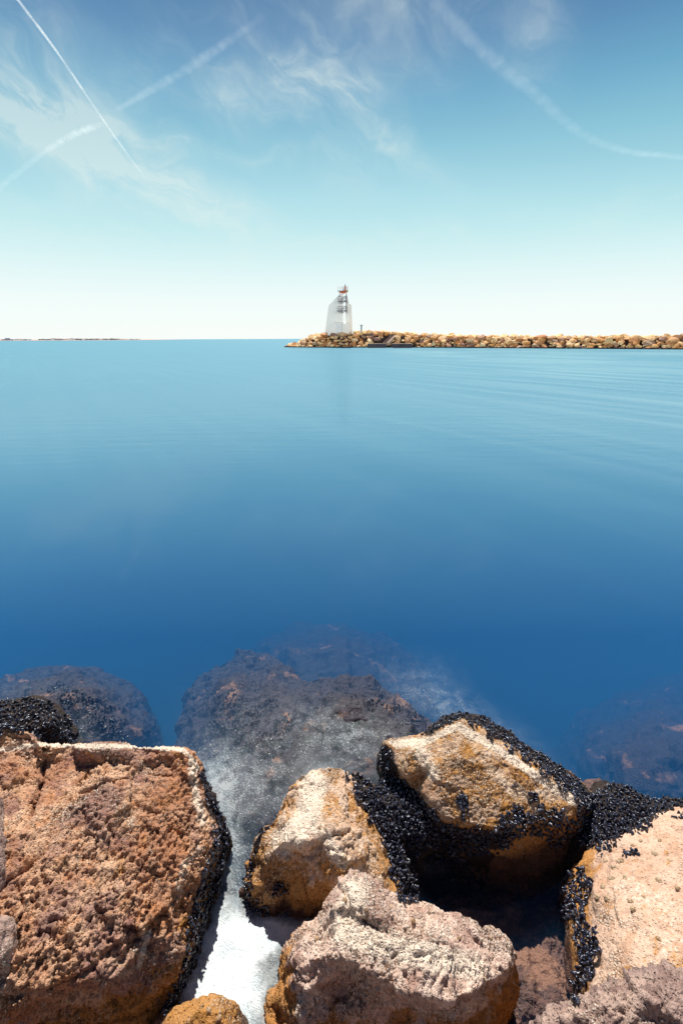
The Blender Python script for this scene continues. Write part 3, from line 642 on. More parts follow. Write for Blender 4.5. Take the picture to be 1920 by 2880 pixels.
def limpet_mesh(i):
    r = random.Random(i + 50); vs = []; n = 12
    for k, (rad, h) in enumerate(((1, 0), (.86, .22), (.55, .46), (.2, .62))):
        for b in range(n):
            an = 2 * math.pi * b / n; q = rad * (1 + (.06 if b % 2 else -.05) * rad) * r.uniform(.94, 1.06)
            vs.append((q * math.cos(an), q * .82 * math.sin(an), h))
    vs.append((0.02, 0, .68)); f = [tuple(range(n - 1, -1, -1))]
    for k in range(3):
        for b in range(n): f.append((k * n + b, k * n + (b + 1) % n, (k + 1) * n + (b + 1) % n, (k + 1) * n + b))
    for b in range(n): f.append((3 * n + b, 3 * n + (b + 1) % n, 4 * n))
    me = np_mesh('limpet', vs, [i for q in f for i in q], [len(q) for q in f]); me.materials.append(M_limpet); return me
LIMP = [limpet_mesh(i) for i in range(4)]
LSETS = [('brown limpet on the smooth cream boulder at the right edge', 'limpets on the smooth cream boulder', 20,
          [(1778, 2378), (1800, 2364), (1704, 2423), (1743, 2421), (1850, 2476), (1905, 2498), (1694, 2493), (1773, 2534), (1809, 2523), (1781, 2557), (1680, 2523), (1707, 2528), (1855, 2364), (1725, 2440), (1840, 2400), (1690, 2580), (1720, 2470), (1880, 2420), (1850, 2640), (1760, 2470)]),
         ('ochre brown limpet on the pale wedge boulder', 'limpets on the pale wedge boulder', 17,
          [(898, 2327), (968, 2412), (1050, 2397), (1060, 2412), (810, 2415), (998, 2457), (1088, 2486), (1035, 2412), (820, 2452), (1075, 2350), (928, 2277), (787, 2372), (1040, 2372)]),
         ('dark limpet on the small ochre rock at the bottom edge', 'limpets on the small ochre rock', 18,
          [(478, 2862), (530, 2875), (587, 2840), (618, 2846), (614, 2866), (566, 2832), (660, 2850)]),
         ('limpet on the tilted ochre slab', 'limpets on the tilted slab', 16, [(1342, 2240), (1350, 2250), (1398, 2262), (1570, 2266), (1545, 2205)]),
         ('limpet on the broad pinkish cream boulder', 'limpets on the pinkish cream boulder', 16, [(970, 2530), (1160, 2590), (1210, 2700), (890, 2640), (1100, 2550), (1030, 2560), (1290, 2640), (1380, 2640)])]
dg = bpy.context.evaluated_depsgraph_get(); dg.update()
for lab, grp, size, sp in LSETS:
    for (u, v) in sp:
        hit, loc, nor, _, ob, _ = scene.ray_cast(dg, CAM, pray(u, v).normalized())
        if not hit or (ob and ob.name.startswith('mussel')): continue
        depth = (loc - CAM).dot(_f); r = size * random.uniform(.30, .62) * depth / F
        nor = (nor + Vector((0, 0, .6))).normalized()
        o = bpy.data.objects.new('limpet', random.choice(LIMP)); COL.objects.link(o)
        o.matrix_world = Matrix.Translation(loc - nor * r * .12) @ nor.to_track_quat('Z', 'Y').to_matrix().to_4x4() @ Matrix.Rotation(random.uniform(0, 6.28), 4, 'Z') @ Matrix.Scale(r, 4)
        w_ = ['near its left mussels', 'out on its open face'][u > 1740] if 'smooth cream' in lab else ['high up', 'low down'][v > 2400] if 'wedge' in lab else ['at its left', 'at its right'][u > {'limpets on the small ochre rock': 575, 'limpets on the tilted slab': 1450}.get(grp, 1080)]
        tag(o, lab.replace(' at the right edge', '').replace(' at the bottom edge', '') + ', ' + w_, 'limpet', grp)

# ------------------------------------------------------------------ sea, seabed, foam
m, t, out = material('sea_water')
pos = t.new('ShaderNodeNewGeometry').outputs['Position']
mpp = t.new('ShaderNodeMapping'); t.put(pos, mpp.inputs[0]); mpp.inputs['Rotation'].default_value = (0, 0, R(-12)); mpp.inputs['Scale'].default_value = (.35, 1.6, 1)
h1 = t.noise(mpp.outputs[0], .9, 5, .6, .4); h2 = t.noise(pos, 9, 4, .6)
nb = t.bump(h1, .03, 1)
sx0 = t.new('ShaderNodeSeparateXYZ'); t.link(pos, sx0.inputs[0])
t.put(t.math('MULTIPLY', t.step(sx0.outputs[1], 3, 25), .9), nb.node.inputs['Strength'])
fr = t.new('ShaderNodeFresnel'); fr.inputs['IOR'].default_value = 1.333; t.link(nb, fr.inputs['Normal'])
# long soft bands where the exposure smoothed the swell: the water there is a little rougher and mirrors less sky
m2 = t.new('ShaderNodeMapping', vector_type='TEXTURE'); t.put(pos, m2.inputs[0]); m2.inputs['Rotation'].default_value = (0, 0, R(-57)); m2.inputs['Scale'].default_value = (38, 1.6, 1)
band = t.math('ADD', t.math('MULTIPLY', t.noise(m2.outputs[0], 1.3, 5, .6, .3), .6), t.math('MULTIPLY', t.noise(pos, .05, 3, .6), .4))
frm = t.math('MULTIPLY', fr.outputs[0], t.math('ADD', .9, t.math('MULTIPLY', t.step(band, .35, .65), .1)), clamp=True)
frm = t.math('MINIMUM', frm, .36)
gl = t.new('ShaderNodeBsdfGlossy'); sxy = t.new('ShaderNodeSeparateXYZ'); t.link(pos, sxy.inputs[0]); t.put(t.math('ADD', .05, t.math('MULTIPLY', t.step(sxy.outputs[1], 3, 30), .12)), gl.inputs['Roughness']); t.link(nb, gl.inputs['Normal']); gl.inputs['Color'].default_value = (.9, .98, 1, 1)
tr = t.new('ShaderNodeBsdfTransparent')
mx = t.new('ShaderNodeMixShader'); t.put(frm, mx.inputs[0]); t.link(tr.outputs[0], mx.inputs[1]); t.link(gl.outputs[0], mx.inputs[2])
# pale sky sheen painted as teal diffuse, growing with distance, veiling the tower's reflection
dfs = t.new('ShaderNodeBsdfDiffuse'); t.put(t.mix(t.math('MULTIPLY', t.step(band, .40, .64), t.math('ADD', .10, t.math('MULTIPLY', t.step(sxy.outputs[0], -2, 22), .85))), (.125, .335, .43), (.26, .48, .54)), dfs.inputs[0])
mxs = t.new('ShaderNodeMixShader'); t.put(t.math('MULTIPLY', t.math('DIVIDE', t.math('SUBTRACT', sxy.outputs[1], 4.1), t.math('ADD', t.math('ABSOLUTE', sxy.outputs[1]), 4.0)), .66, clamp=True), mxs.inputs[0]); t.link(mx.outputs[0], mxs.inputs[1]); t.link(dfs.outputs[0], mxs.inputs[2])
t.link(mxs.outputs[0], out.inputs[0])
vs_ = t.new('ShaderNodeVolumeScatter'); vs_.inputs['Color'].default_value = (.045, .24, .57, 1); vs_.inputs['Density'].default_value = .56
va_ = t.new('ShaderNodeVolumeAbsorption'); va_.inputs['Color'].default_value = (.12, .35, .62, 1); va_.inputs['Density'].default_value = .44
ad = t.new('ShaderNodeAddShader'); t.link(vs_.outputs[0], ad.inputs[0]); t.link(va_.outputs[0], ad.inputs[1]); t.link(ad.outputs[0], out.inputs['Volume'])
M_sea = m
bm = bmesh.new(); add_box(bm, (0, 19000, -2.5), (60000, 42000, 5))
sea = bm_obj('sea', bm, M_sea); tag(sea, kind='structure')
bm = bmesh.new(); add_box(bm, (0, 19000, -4.7), (59900, 41900, .3))
tag(bm_obj('seabed', bm, simple('dark_seabed', (.02, .10, .16), .9)), kind='structure')

m, t, out = material('sea_foam')
pos = t.new('ShaderNodeNewGeometry').outputs['Position']
at = t.new('ShaderNodeAttribute'); at.attribute_name = 'foam'; at.attribute_type = 'GEOMETRY'; dn = at.outputs['Fac']
mpf = t.new('ShaderNodeMapping'); t.put(pos, mpf.inputs[0]); mpf.vector_type = 'TEXTURE'; mpf.inputs['Rotation'].default_value = (0, 0, R(-35)); mpf.inputs['Scale'].default_value = (1, .5, 1)
f1 = t.noise(mpf.outputs[0], 62, 2, .9); f2 = t.noise(pos, 9, 4, .6, .5)
dm = t.math('MULTIPLY', dn, t.math('ADD', .55, t.math('MULTIPLY', t.step(f2, .3, .7), .75)))
thr = t.math('SUBTRACT', .70, t.math('MULTIPLY', dm, .34))
spk = t.step(t.math('SUBTRACT', f1, thr), -.01, .07)  # specks: foam splashes and sun glints, painted as white dots over the sunken rock
soft = t.math('MULTIPLY', t.math('POWER', dm, 1.5), .40)
core = t.step(t.math('ADD', dn, t.math('MULTIPLY', t.math('SUBTRACT', f1, .5), 1.4)), 1.0, 2.0)
core = t.math('MULTIPLY', core, .97)
al = t.math('MAXIMUM', t.math('MAXIMUM', t.math('MULTIPLY', spk, t.math('MULTIPLY', t.step(dn, .02, .25), .42)), soft), core, clamp=True)
al = t.math('MULTIPLY', al, t.step(dn, .0, .05))
df = t.new('ShaderNodeBsdfDiffuse'); t.put(t.mix(t.step(t.noise(pos, 5, 5, .65, .8), .35, .65), (.56, .64, .67), (.86, .91, .92)), df.inputs['Color'])
t.put(t.bump(t.math('ADD', f1, t.noise(pos, 24, 4, .7)), .02, .6), df.inputs['Normal'])
tr = t.new('ShaderNodeBsdfTransparent'); mx = t.new('ShaderNodeMixShader')
t.put(al, mx.inputs[0]); t.link(tr.outputs[0], mx.inputs[1]); t.link(df.outputs[0], mx.inputs[2]); t.link(mx.outputs[0], out.inputs[0])
M_foam = m
BL = [  # where foam and painted glints lie on the water: pixel centre, radii, angle, amount
    (610, 2350, 75, 140, -14, .50), (640, 2450, 70, 110, 0, .45), (650, 2620, 95, 120, 0, .9), (630, 2760, 130, 130, 0, 1.5), (620, 2900, 170, 160, 0, 1.5), (760, 2640, 130, 60, 8, 1.5), (850, 2625, 80, 45, 0, 1.0),
    (820, 2090, 280, 150, 12, .26), (660, 2180, 110, 90, 0, .18), (1010, 2060, 160, 60, 12, .30), (1060, 2180, 120, 120, 0, .16), (700, 2250, 170, 110, 0, .28), (600, 2200, 80, 120, 0, .3), (1180, 1960, 130, 45, 34, .26), (1230, 1900, 110, 60, 30, .12), (1330, 2020, 170, 50, 36, .20),
    (1480, 2080, 150, 40, 36, .10), (1120, 2480, 50, 80, 0, .25), (1210, 2440, 90, 30, 0, .2), (60, 1940, 160, 30, 0, .16), (230, 2050, 40, 60, 0, .2), (300, 2095, 120, 24, 0, .1)]
xs = np.arange(-3.2, 3.0, .022); ys = np.arange(.55, 4.6, .022)
gx, gy = np.meshgrid(xs, ys, indexing='ij'); co = np.stack([gx.ravel(), gy.ravel(), np.zeros(gx.size)], 1)
u, v = proj(co); dens = np.zeros(len(co))
for (a, b, ru, rv, ang, am) in BL:
    c_, s_ = math.cos(R(ang)), math.sin(R(ang)); x_ = (u - a) * c_ + (v - b) * s_; y_ = -(u - a) * s_ + (v - b) * c_
    dens += am * np.exp(-((x_ / ru) ** 2 + (y_ / rv) ** 2) * 1.1)
dens[dens < .012] = 0
co[:, 2] = .012 + .012 * fbm(co * 3, 2, 5) * np.clip(dens, 0, 1) + .02 * sstep(dens, .6, 1.2)
keep = dens > 0; ny = len(ys); idx = -np.ones(len(co), int)
I, J = np.meshgrid(np.arange(len(xs) - 1), np.arange(ny - 1), indexing='ij'); q = (I * ny + J).ravel()
quads = np.stack([q, q + ny, q + ny + 1, q + 1], 1); quads = quads[keep[quads].any(1)]
used = np.unique(quads); idx[used] = np.arange(len(used))
me = np_mesh('sea_foam', co[used], idx[quads].ravel(), [4] * len(quads)); me.materials.append(M_foam)
a = me.attributes.new('foam', 'FLOAT', 'POINT'); a.data.foreach_set('value', dens[used].astype(np.float32))
tag(link_mesh('sea_foam', me, None), 'white foam streaming between the shore boulders and thinning out over the sunken rock', 'foam', kind='stuff')

# ------------------------------------------------------------------ breakwater
LINE = [(-21, 185), (-17, 178), (-8, 172), (6, 168), (24, 163), (55, 143), (85, 121.5), (120, 97), (160, 70)]
def on_line(s):
    acc = 0
    for a, b in zip(LINE[:-1], LINE[1:]):
        L = math.dist(a, b)
        if s <= acc + L or b is LINE[-1]:
            k = (s - acc) / L; tx, ty = (b[0] - a[0]) / L, (b[1] - a[1]) / L
            return Vector((a[0] + (b[0] - a[0]) * k, a[1] + (b[1] - a[1]) * k, 0)), Vector((-ty, tx, 0))
        acc += L
TOT = sum(math.dist(a, b) for a, b in zip(LINE[:-1], LINE[1:]))
def crest(s):
    keys = [(0, .3), (6, 1.6), (10, 3.0), (14, 4.5), (19, 5.2), (36, 5.6), (42, 5.4), (52, 4.6), (66, 3.9), (90, 3.5), (TOT, 3.2)]
    for (a, ha), (b, hb) in zip(keys[:-1], keys[1:]):
        if s <= b: return ha + (hb - ha) * (s - a) / (b - a)
    return 3.2
m, t, out = material('breakwater_rock'); p = t.new('ShaderNodeBsdfPrincipled')
oi = t.new('ShaderNodeObjectInfo').outputs['Random']; pos = t.new('ShaderNodeNewGeometry').outputs['Position']; sz = t.new('ShaderNodeSeparateXYZ'); t.link(pos, sz.inputs[0])
c = t.ramp(oi, [(0, (.72, .31, .08)), (.25, (.92, .64, .32)), (.45, (.52, .21, .07)), (.62, (.94, .70, .40)), (.8, (.24, .12, .11)), (1, (.82, .42, .13))])
c = t.mix(t.math('MULTIPLY', t.step(t.noise(pos, .9, 5, .7), .45, .7), t.math('ADD', .3, t.math('MULTIPLY', t.step(sz.outputs[0], 20, 70), .6))), c, (.42, .19, .07))
c = t.mix(t.step(t.math('ADD', sz.outputs[2], t.math('MULTIPLY', t.noise(pos, 1.5, 3), .5)), .75, .45), c, (.035, .022, .03))
t.put(c, p.inputs['Base Color']); p.inputs['Roughness'].default_value = .85; t.put(t.bump(t.noise(pos, 2.5, 5, .7), .15), p.inputs['Normal'])
t.link(p.outputs[0], out.inputs[0]); M_jet = m
bm = bmesh.new(); prev = None
for k in range(60):
    s = TOT * k / 59; b, n = on_line(s); h = crest(s)
    prof = [b + n * .6 + Vector((0, 0, -4)), b + n * .8 + Vector((0, 0, -.1)), b + n * (1.2 + h * .75) + Vector((0, 0, h - 1.1)), b + n * (1.2 + h * .75 + 6) + Vector((0, 0, h - 1.1)), b + n * (14 + h) + Vector((0, 0, -.5)), b + n * (15 + h) + Vector((0, 0, -4))]
    ring = [bm.verts.new(q_) for q_ in prof]
    if prev:
        for i in range(6): bm.faces.new((prev[i], ring[i], ring[(i + 1) % 6], prev[(i + 1) % 6]))
    else: bm.faces.new(ring)
    prev = ring
bm.faces.new(prev[::-1])
tag(bm_obj('breakwater_mound', bm, simple('gap_shade_rubble', (.05, .03, .025), .9, 0, .4, .8)), kind='structure')  # near-black so gaps between boulders read as shade, painted into the colour
def boulder_mesh(i):
    r = np.random.default_rng(i + 900); bm = bmesh.new(); bmesh.ops.create_icosphere(bm, subdivisions=3, radius=1)
    co = np.array([v.co[:] for v in bm.verts]); pl = r.normal(0, 1, (11, 3)); pl /= np.linalg.norm(pl, axis=1)[:, None]
    dd = r.uniform(.42, .82, 11)
    for n_, d_ in zip(pl, dd):
        k = co @ n_; over = k > d_; co[over] -= np.outer(k[over] - d_, n_) * .93
    co *= 1 + .035 * fbm(co * 2.5 + i * 7, 3, i)[:, None]
    co *= np.array([1, .82, .55])
    for v, c in zip(bm.verts, co): v.co = c
    me = bpy.data.meshes.new('boulder'); bm.to_mesh(me); bm.free(); me.materials.append(M_jet); return me
BO = [boulder_mesh(i) for i in range(14)]
items = []
s = .3
STAIR_S = (40.5, 46.5)
for row in range(8):
    fr_ = (row + .35) / 5.0
    s = .2 + random.random()
    while s < TOT - 25:
        size = random.choice((.7, .9, 1.1, 1.3, 1.55, 1.8)) * random.uniform(.9, 1.1)
        if row == 0: size *= .8
        b, n = on_line(s); h = crest(s); top = row >= 5
        if top: z = h - .75 + random.uniform(-.1, .3); off = 1.0 + h * .75 + (row - 4.4) * 1.9
        else: z = fr_ * (h - .25) + random.uniform(-.15, .2) - .15; off = .5 + fr_ * (.6 + h * .75)
        items.append([s, row, b + n * (off + random.uniform(-.25, .25)) + Vector((0, 0, z)), size]); s += size * random.uniform(1.2, 1.65)
blk = []
def lab_for(s, row):
    side = ('at the pointed left end of the breakwater' if s < 15 else 'of the breakwater below the white lighthouse' if s < 34 else 'on the breakwater between grey post and stone steps' if s < 50
            else 'of the breakwater just right of the quay blocks' if s < 68 else 'midway along the right stretch of breakwater' if s < 92 else 'of the breakwater near the right picture edge')
    lvl = 'dark footed boulder at the waterline' if row == 0 else 'pale boulder on the crest' if row >= 4 else 'sunlit tan boulder'
    return f'{lvl} {side}'
vis = []
for it in items:
    s, row, p_, size = it
    u_, v_ = proj([p_]); u_, v_ = float(u_[0]), float(v_[0])
    if (1028 < u_ < 1092 or 1100 < u_ < 1164) and row <= 0: continue       # quay blocks
    if 1058 < u_ < 1124 and row in (1, 2, 3, 4) and abs(u_ - (1085 + (955 - v_) * 1.5)) < 15: continue       # steps
    if 903 < u_ < 998 and row >= 5: continue
    it.append(u_); vis.append(it)
inview = [it for it in vis if it[4] < 1945]
inview.sort(key=lambda it: (it[1] >= 6, it[1] >= 5, -it[3] / it[2].length))
chosen = set(id(x) for x in inview[:300])
V, Fl, Lp, off = [], [], [], 0
for it in vis:
    s, row, p_, size, u_ = it
    ms = random.choice(BO)
    M = Matrix.Translation(p_) @ Matrix.Rotation(random.uniform(-.05, .5), 4, 'X') @ Matrix.Rotation(random.uniform(0, 6.28), 4, 'Z') @ Matrix.Rotation(random.uniform(-.35, .35), 4, 'X') @ Matrix.Rotation(random.uniform(-.3, .3), 4, 'Y') @ Matrix.Diagonal((size, size * random.uniform(.85, 1.1), size * random.uniform(.8, 1.15), 1))
    if id(it) in chosen:
        o = bpy.data.objects.new('breakwater_boulder', ms); COL.objects.link(o); o.matrix_world = M
        tag(o, lab_for(s, row), 'boulder', 'boulders piled along the breakwater')
    else:
        sv = np.array([v.co[:] for v in ms.vertices]); mm = np.array(M)
        V.append(sv @ mm[:3, :3].T + mm[:3, 3])
        for pl in ms.polygons: Fl.extend(i + off for i in pl.vertices); Lp.append(len(pl.vertices))
        off += len(sv)
if V: tag(link_mesh('breakwater_rubble', np_mesh('breakwater_rubble', np.concatenate(V), Fl, Lp, False), M_jet), 'loose boulders on the back and crest of the breakwater', 'rubble', kind='stuff')
print('boulders', len(vis), len(inview))
# one squared pale block on the crest
a_ = PY(1547, 958, 146); b_ = PY(1560, 944, 146)
bm = bmesh.new(); add_box(bm, (0, 0, 0), (abs(b_.x - a_.x), 1.2, abs(b_.z - a_.z)), bevel=.06)
tag(bm_obj('stone_block', bm, simple('pale_block', (.75, .52, .32), .8, 0, .2, 1), loc=(a_ + b_) / 2), 'squared pale tan stone block standing among boulders on the breakwater', 'stone block')

M_dark = simple('dark_wet_concrete', (.055, .045, .065), .7, 0, .5, 1.2)
M_conc = simple('grey_tan_concrete', (.42, .30, .22), .85, 0, .3, 1.5)
def quay(u0, u1, y, lab, extra):
    a, b = PY(u0, 980.5, y), PY(u1, 967, y); zt = b.z
    root = bpy.data.objects.new('quay_block', None); COL.objects.link(root); root.location = ((a.x + b.x) / 2, y, 0)
    bm = bmesh.new(); add_box(bm, (0, 1.4, zt / 2 - .5), (b.x - a.x, 2.8, zt + 1), bevel=.05); bm_obj('quay_wall', bm, M_dark, root)
    bm = bmesh.new(); add_box(bm, (0, 1.4, zt + .07), (b.x - a.x + .1, 2.9, .14), bevel=.02); bm_obj('coping', bm, M_conc, root)
    if extra:
        for k in (-.9, -.1):
            bm = bmesh.new(); add_bar(bm, (k - .5, -.1, .35), (k + .5, -.1, zt - .1), .07); bm_obj('fender_bar', bm, simple('black_fender', (.012, .012, .016), .5), root)
    tag(root, lab, 'quay block'); return root
quay(1034, 1085, 161.0, 'dark low quay block at the waterline below the stone steps, left of the pair', False)
quay(1105, 1159, 158.2, 'dark quay block with two slanting fender bars at the waterline, right of the pair', True)
root = bpy.data.objects.new('stone_steps', None); COL.objects.link(root); p0 = PY(1076, 965, 163.5); root.location = p0
p1 = PY(1098, 945, 168); D = p1 - p0; n = 11; wv_ = Vector((1.15, .25, 0))
for k in range(n):
    bm = bmesh.new(); q0 = D * (k / n); add_prism(bm, [q0, q0 + wv_, q0 + wv_ + D / n * 1.0 * Vector((1, 1, 0)).length, q0 + D / n] if False else [q0, q0 + wv_, q0 + wv_ + Vector((D.x / n, D.y / n, 0)), q0 + Vector((D.x / n, D.y / n, 0))], (0, 0, .34))
    bm_obj('step', bm, simple('dark_step_stone', (.20, .13, .11), .85) if k == 0 else bpy.data.materials['dark_step_stone'], root)  # all steps share one dark brown stone
bm = bmesh.new(); q0 = wv_ + Vector((.02, 0, .1)); add_prism(bm, [q0, q0 + Vector((.75, .15, 0)), q0 + Vector((.75, .15, -.9)), q0 + Vector((0, 0, -.9))], D + Vector((0, 0, .1))); bm_obj('side_ramp', bm, M_conc, root)
tag(root, 'narrow flight of stone steps slanting down the breakwater to the quay blocks', 'steps')

# ------------------------------------------------------------------ lighthouse
YL = 176.5
def L(zx, zy, y=YL): return PY(880 + zx / 8.711, 780 + zy / 8.711, y)
M_white = simple('white_painted_concrete', (.97, .945, .895), .75, 0, .05, .7)
M_steel = simple('grey_galvanised_steel', (.17, .165, .21), .5, .2, .1)
M_red = simple('red_paint', (.66, .12, .03), .5, 0, .1)
M_yel = simple('yellow_orange_paint', (.85, .42, .01), .5, 0, .1)
base = L(625, 1390); LH = bpy.data.objects.new('lighthouse', None); COL.objects.link(LH); LH.location = base
def LP(zx, zy, y=0): return L(zx, zy, YL) + Vector((0, y, 0)) - base
def prism(name, pts, y0, dpt, mat):
    bm = bmesh.new(); add_prism(bm, [LP(a, b, y0) for a, b in pts], (0, dpt, 0)); return bm_obj(name, bm, mat, LH)
prism('left_fin', [(283, 1420), (385, 685), (640, 425), (733, 400), (733, 1420)], 0, 3.2, M_white)
prism('right_fin', [(800, 1420), (800, 400), (828, 425), (888, 660), (905, 1420)], 0, 3.2, M_white)
prism('back_fin', [(885, 1420), (885, 650), (943, 655), (970, 1420)], 1.2, 3.6, M_white)
bm = bmesh.new()                                      # plinth with a sloping top in front of the fins
fr4 = [LP(330, 1425, -1.5), LP(905, 1425, -1.5), LP(868, 1125, -1.1), LP(495, 1125, -1.1)]; bk4 = [LP(330, 1425, .0), LP(905, 1425, .0), LP(868, 1100, -.02), LP(500, 1100, -.02)]
f_ = [bm.verts.new(p) for p in fr4]; b_ = [bm.verts.new(p) for p in bk4]
bm.faces.new(f_); bm.faces.new(b_[::-1])
for i in range(4): bm.faces.new((f_[i], f_[(i + 1) % 4], b_[(i + 1) % 4], b_[i]))
bm_obj('plinth', bm, M_white, LH)
bm = bmesh.new(); add_prism(bm, [LP(560, 1395, -1.52), LP(708, 1395, -1.52), LP(708, 1140, -1.2), LP(560, 1140, -1.2)], (0, .06, 0)); dr = bm_obj('door', bm, simple('pale_grey_door', (.84, .85, .86), .6), LH)
bm = bmesh.new(); c_ = LP(645, 1237, -1.45); add_box(bm, c_, (.14, .12, .2), bevel=.02); h_ = bm_obj('handle', bm, M_steel, dr)
bm = bmesh.new(); a_, b_ = LP(712, 1390, -1.55), LP(712, 1130, -1.2); add_bar(bm, a_, b_, .03); bm_obj('conduit', bm, M_steel, LH)
def platform(zy, ztop, x0, x1, legs, name='balcony'):
    bm = bmesh.new(); a, b = LP(x0, zy), LP(x1, zy)
    add_box(bm, ((a.x + b.x) / 2, -.9, a.z), (b.x - a.x, 1.9, .16)); ob = bm_obj(name, bm, M_steel, LH)
    bm = bmesh.new(); zt = LP(x0, ztop).z
    for yy in (-1.8, 0):
        add_bar(bm, (a.x, yy, zt), (b.x, yy, zt), .035, 6); add_bar(bm, (a.x, yy, (zt + a.z) / 2), (b.x, yy, (zt + a.z) / 2), .022, 6)
    for xx in (a.x, b.x): add_bar(bm, (xx, -1.8, zt), (xx, 0, zt), .035, 6)
    n = 9
    for k in range(n + 1):
        xx = a.x + (b.x - a.x) * k / n; add_bar(bm, (xx, -1.8, a.z), (xx, -1.8, zt), .03 if k % 3 == 0 else .018, 6)
    for yy in (-1.2, -.6): add_bar(bm, (a.x, yy, a.z), (a.x, yy, zt), .03, 6); add_bar(bm, (b.x, yy, a.z), (b.x, yy, zt), .03, 6)
    bm_obj('railing', bm, M_steel, ob)
    for lx in legs:
        bm = bmesh.new(); q = LP(lx, zy); add_bar(bm, (q.x, -1.7, q.z - .05), (q.x, -.0, q.z - .8), .06, 6); add_bar(bm, (q.x, -1.7, q.z - .05), (q.x, -1.7, q.z - .45), .06, 6); bm_obj('bracket', bm, M_red, ob)
platform(588, 482, 608, 832, (648, 720, 815)); platform(825, 712, 600, 832, (648, 720, 815)); platform(345, 235, 606, 838, (), 'lantern_deck')
# stairs climbing in the slot between the fins
for (zy0, zy1) in ((560, 490), (640, 590), (800, 745), (880, 830)):
    bm = bmesh.new(); a, b = LP(708, zy0, -.6), LP(812, zy1, -.6)
    for k in range(6):
        q = a + (b - a) * (k + .5) / 6; add_box(bm, q, ((b.x - a.x) / 6 * 1.1, .9, .07))
    for dz_ in (0, .55):
        add_bar(bm, a + Vector((0, -.45, dz_)), b + Vector((0, -.45, dz_)), .04, 6); add_bar(bm, a + Vector((0, .45, dz_)), b + Vector((0, .45, dz_)), .04, 6)
    for k in range(7):
        q = a + (b - a) * k / 6; add_bar(bm, q + Vector((0, -.45, 0)), q + Vector((0, -.45, .55)), .025, 5)
    bm_obj('stair_flight', bm, M_steel, LH)
bm = bmesh.new()
for xx in (820, 650):
    add_bar(bm, LP(xx, 345, -.2), LP(xx, 480 if xx == 650 else 880, -.2), .07, 6)
add_bar(bm, LP(735, 345, -.25), LP(735, 420, -.25), .08, 6)
bm_obj('upright', bm, M_steel, LH)
bm = bmesh.new()                                       # red bracing under the lantern deck
for a, b in (((645, 355), (690, 395)), ((690, 355), (645, 395)), ((820, 355), (770, 395)), ((770, 355), (820, 395))): add_bar(bm, LP(*a, -1.0), LP(*b, -.5), .09, 6)
add_box(bm, LP(733, 374, -.9), (1.9, 1.2, .55), bevel=.03); bm_obj('red_bracing', bm, M_red, LH)
bm = bmesh.new(); a, b = LP(785, 332, -.9), LP(785, 225, -.9); add_bar(bm, a, b, .27, 16); add_bar(bm, a, a + Vector((0, 0, .12)), .36, 16); lt = bm_obj('lantern_column', bm, M_red, LH)
bm = bmesh.new(); add_bar(bm, b, b + Vector((0, 0, .18)), .2, 12, .16); add_bar(bm, b + Vector((0, 0, .18)), b + Vector((0, 0, .48)), .15, 12, .12); add_bar(bm, b + Vector((0, 0, .48)), b + Vector((0, 0, .66)), .12, 12, .02)
bm_obj('lantern', bm, simple('dark_blue_lens', (.02, .03, .12), .2), lt)
bm = bmesh.new(); bmesh.ops.create_uvsphere(bm, u_segments=16, v_segments=10, radius=.36, matrix=Matrix.Translation(LP(838, 345, -1.2)) @ Matrix.Diagonal((.75, .75, 1.15, 1)))
add_bar(bm, LP(820, 345, -1.2), LP(838, 345, -1.2), .06, 6); bm_obj('yellow_fog_signal', bm, M_yel, LH, smooth=True)
for xx, zt, r_ in ((733, 240, .07), (740, 290, .16), (845, 235, .03), (828, 225, .035)):
    bm = bmesh.new(); add_bar(bm, LP(xx, 340, -.6), LP(xx, zt, -.6), r_, 8); bm_obj('mast', bm, M_steel if r_ < .1 else simple('cream_box', (.5, .4, .3), .6), LH)
tag(LH, 'white concrete lighthouse of two fins with steel balconies and a red lantern column', 'lighthouse')

pb = L(1183, 1330, 170); root = bpy.data.objects.new('signal_post', None); COL.objects.link(root); root.location = pb
zt = (L(1183, 1150, 170) - pb).z; bm = bmesh.new(); add_bar(bm, (0, 0, -.4), (0, 0, zt - .5), .28, 14, .28); bm_obj('post', bm, simple('grey_green_metal', (.36, .42, .42), .6), root)
bm = bmesh.new(); add_bar(bm, (0, 0, zt - .5), (0, 0, zt - .15), .46, 14, .46); add_bar(bm, (0, 0, zt - .15), (0, 0, zt), .46, 14, .16); bm_obj('cap', bm, bpy.data.materials['grey_green_metal'], root)
tag(root, 'short grey post with a wider cap standing right of the lighthouse', 'post')
q = PY(1825, 946.5, 131); bm = bmesh.new()
bmesh.ops.create_icosphere(bm, subdivisions=2, radius=.26, matrix=Matrix.Diagonal((.9, .8, 1.0, 1))); add_box(bm, (-.12, 0, -.12), (.34, .4, .2), bevel=.05)
tag(bm_obj('blue_bundle', bm, simple('deep_blue_cloth', (.01, .10, .32), .8), loc=q), 'small deep blue bundle lying on the breakwater crest near the right edge', 'bundle')

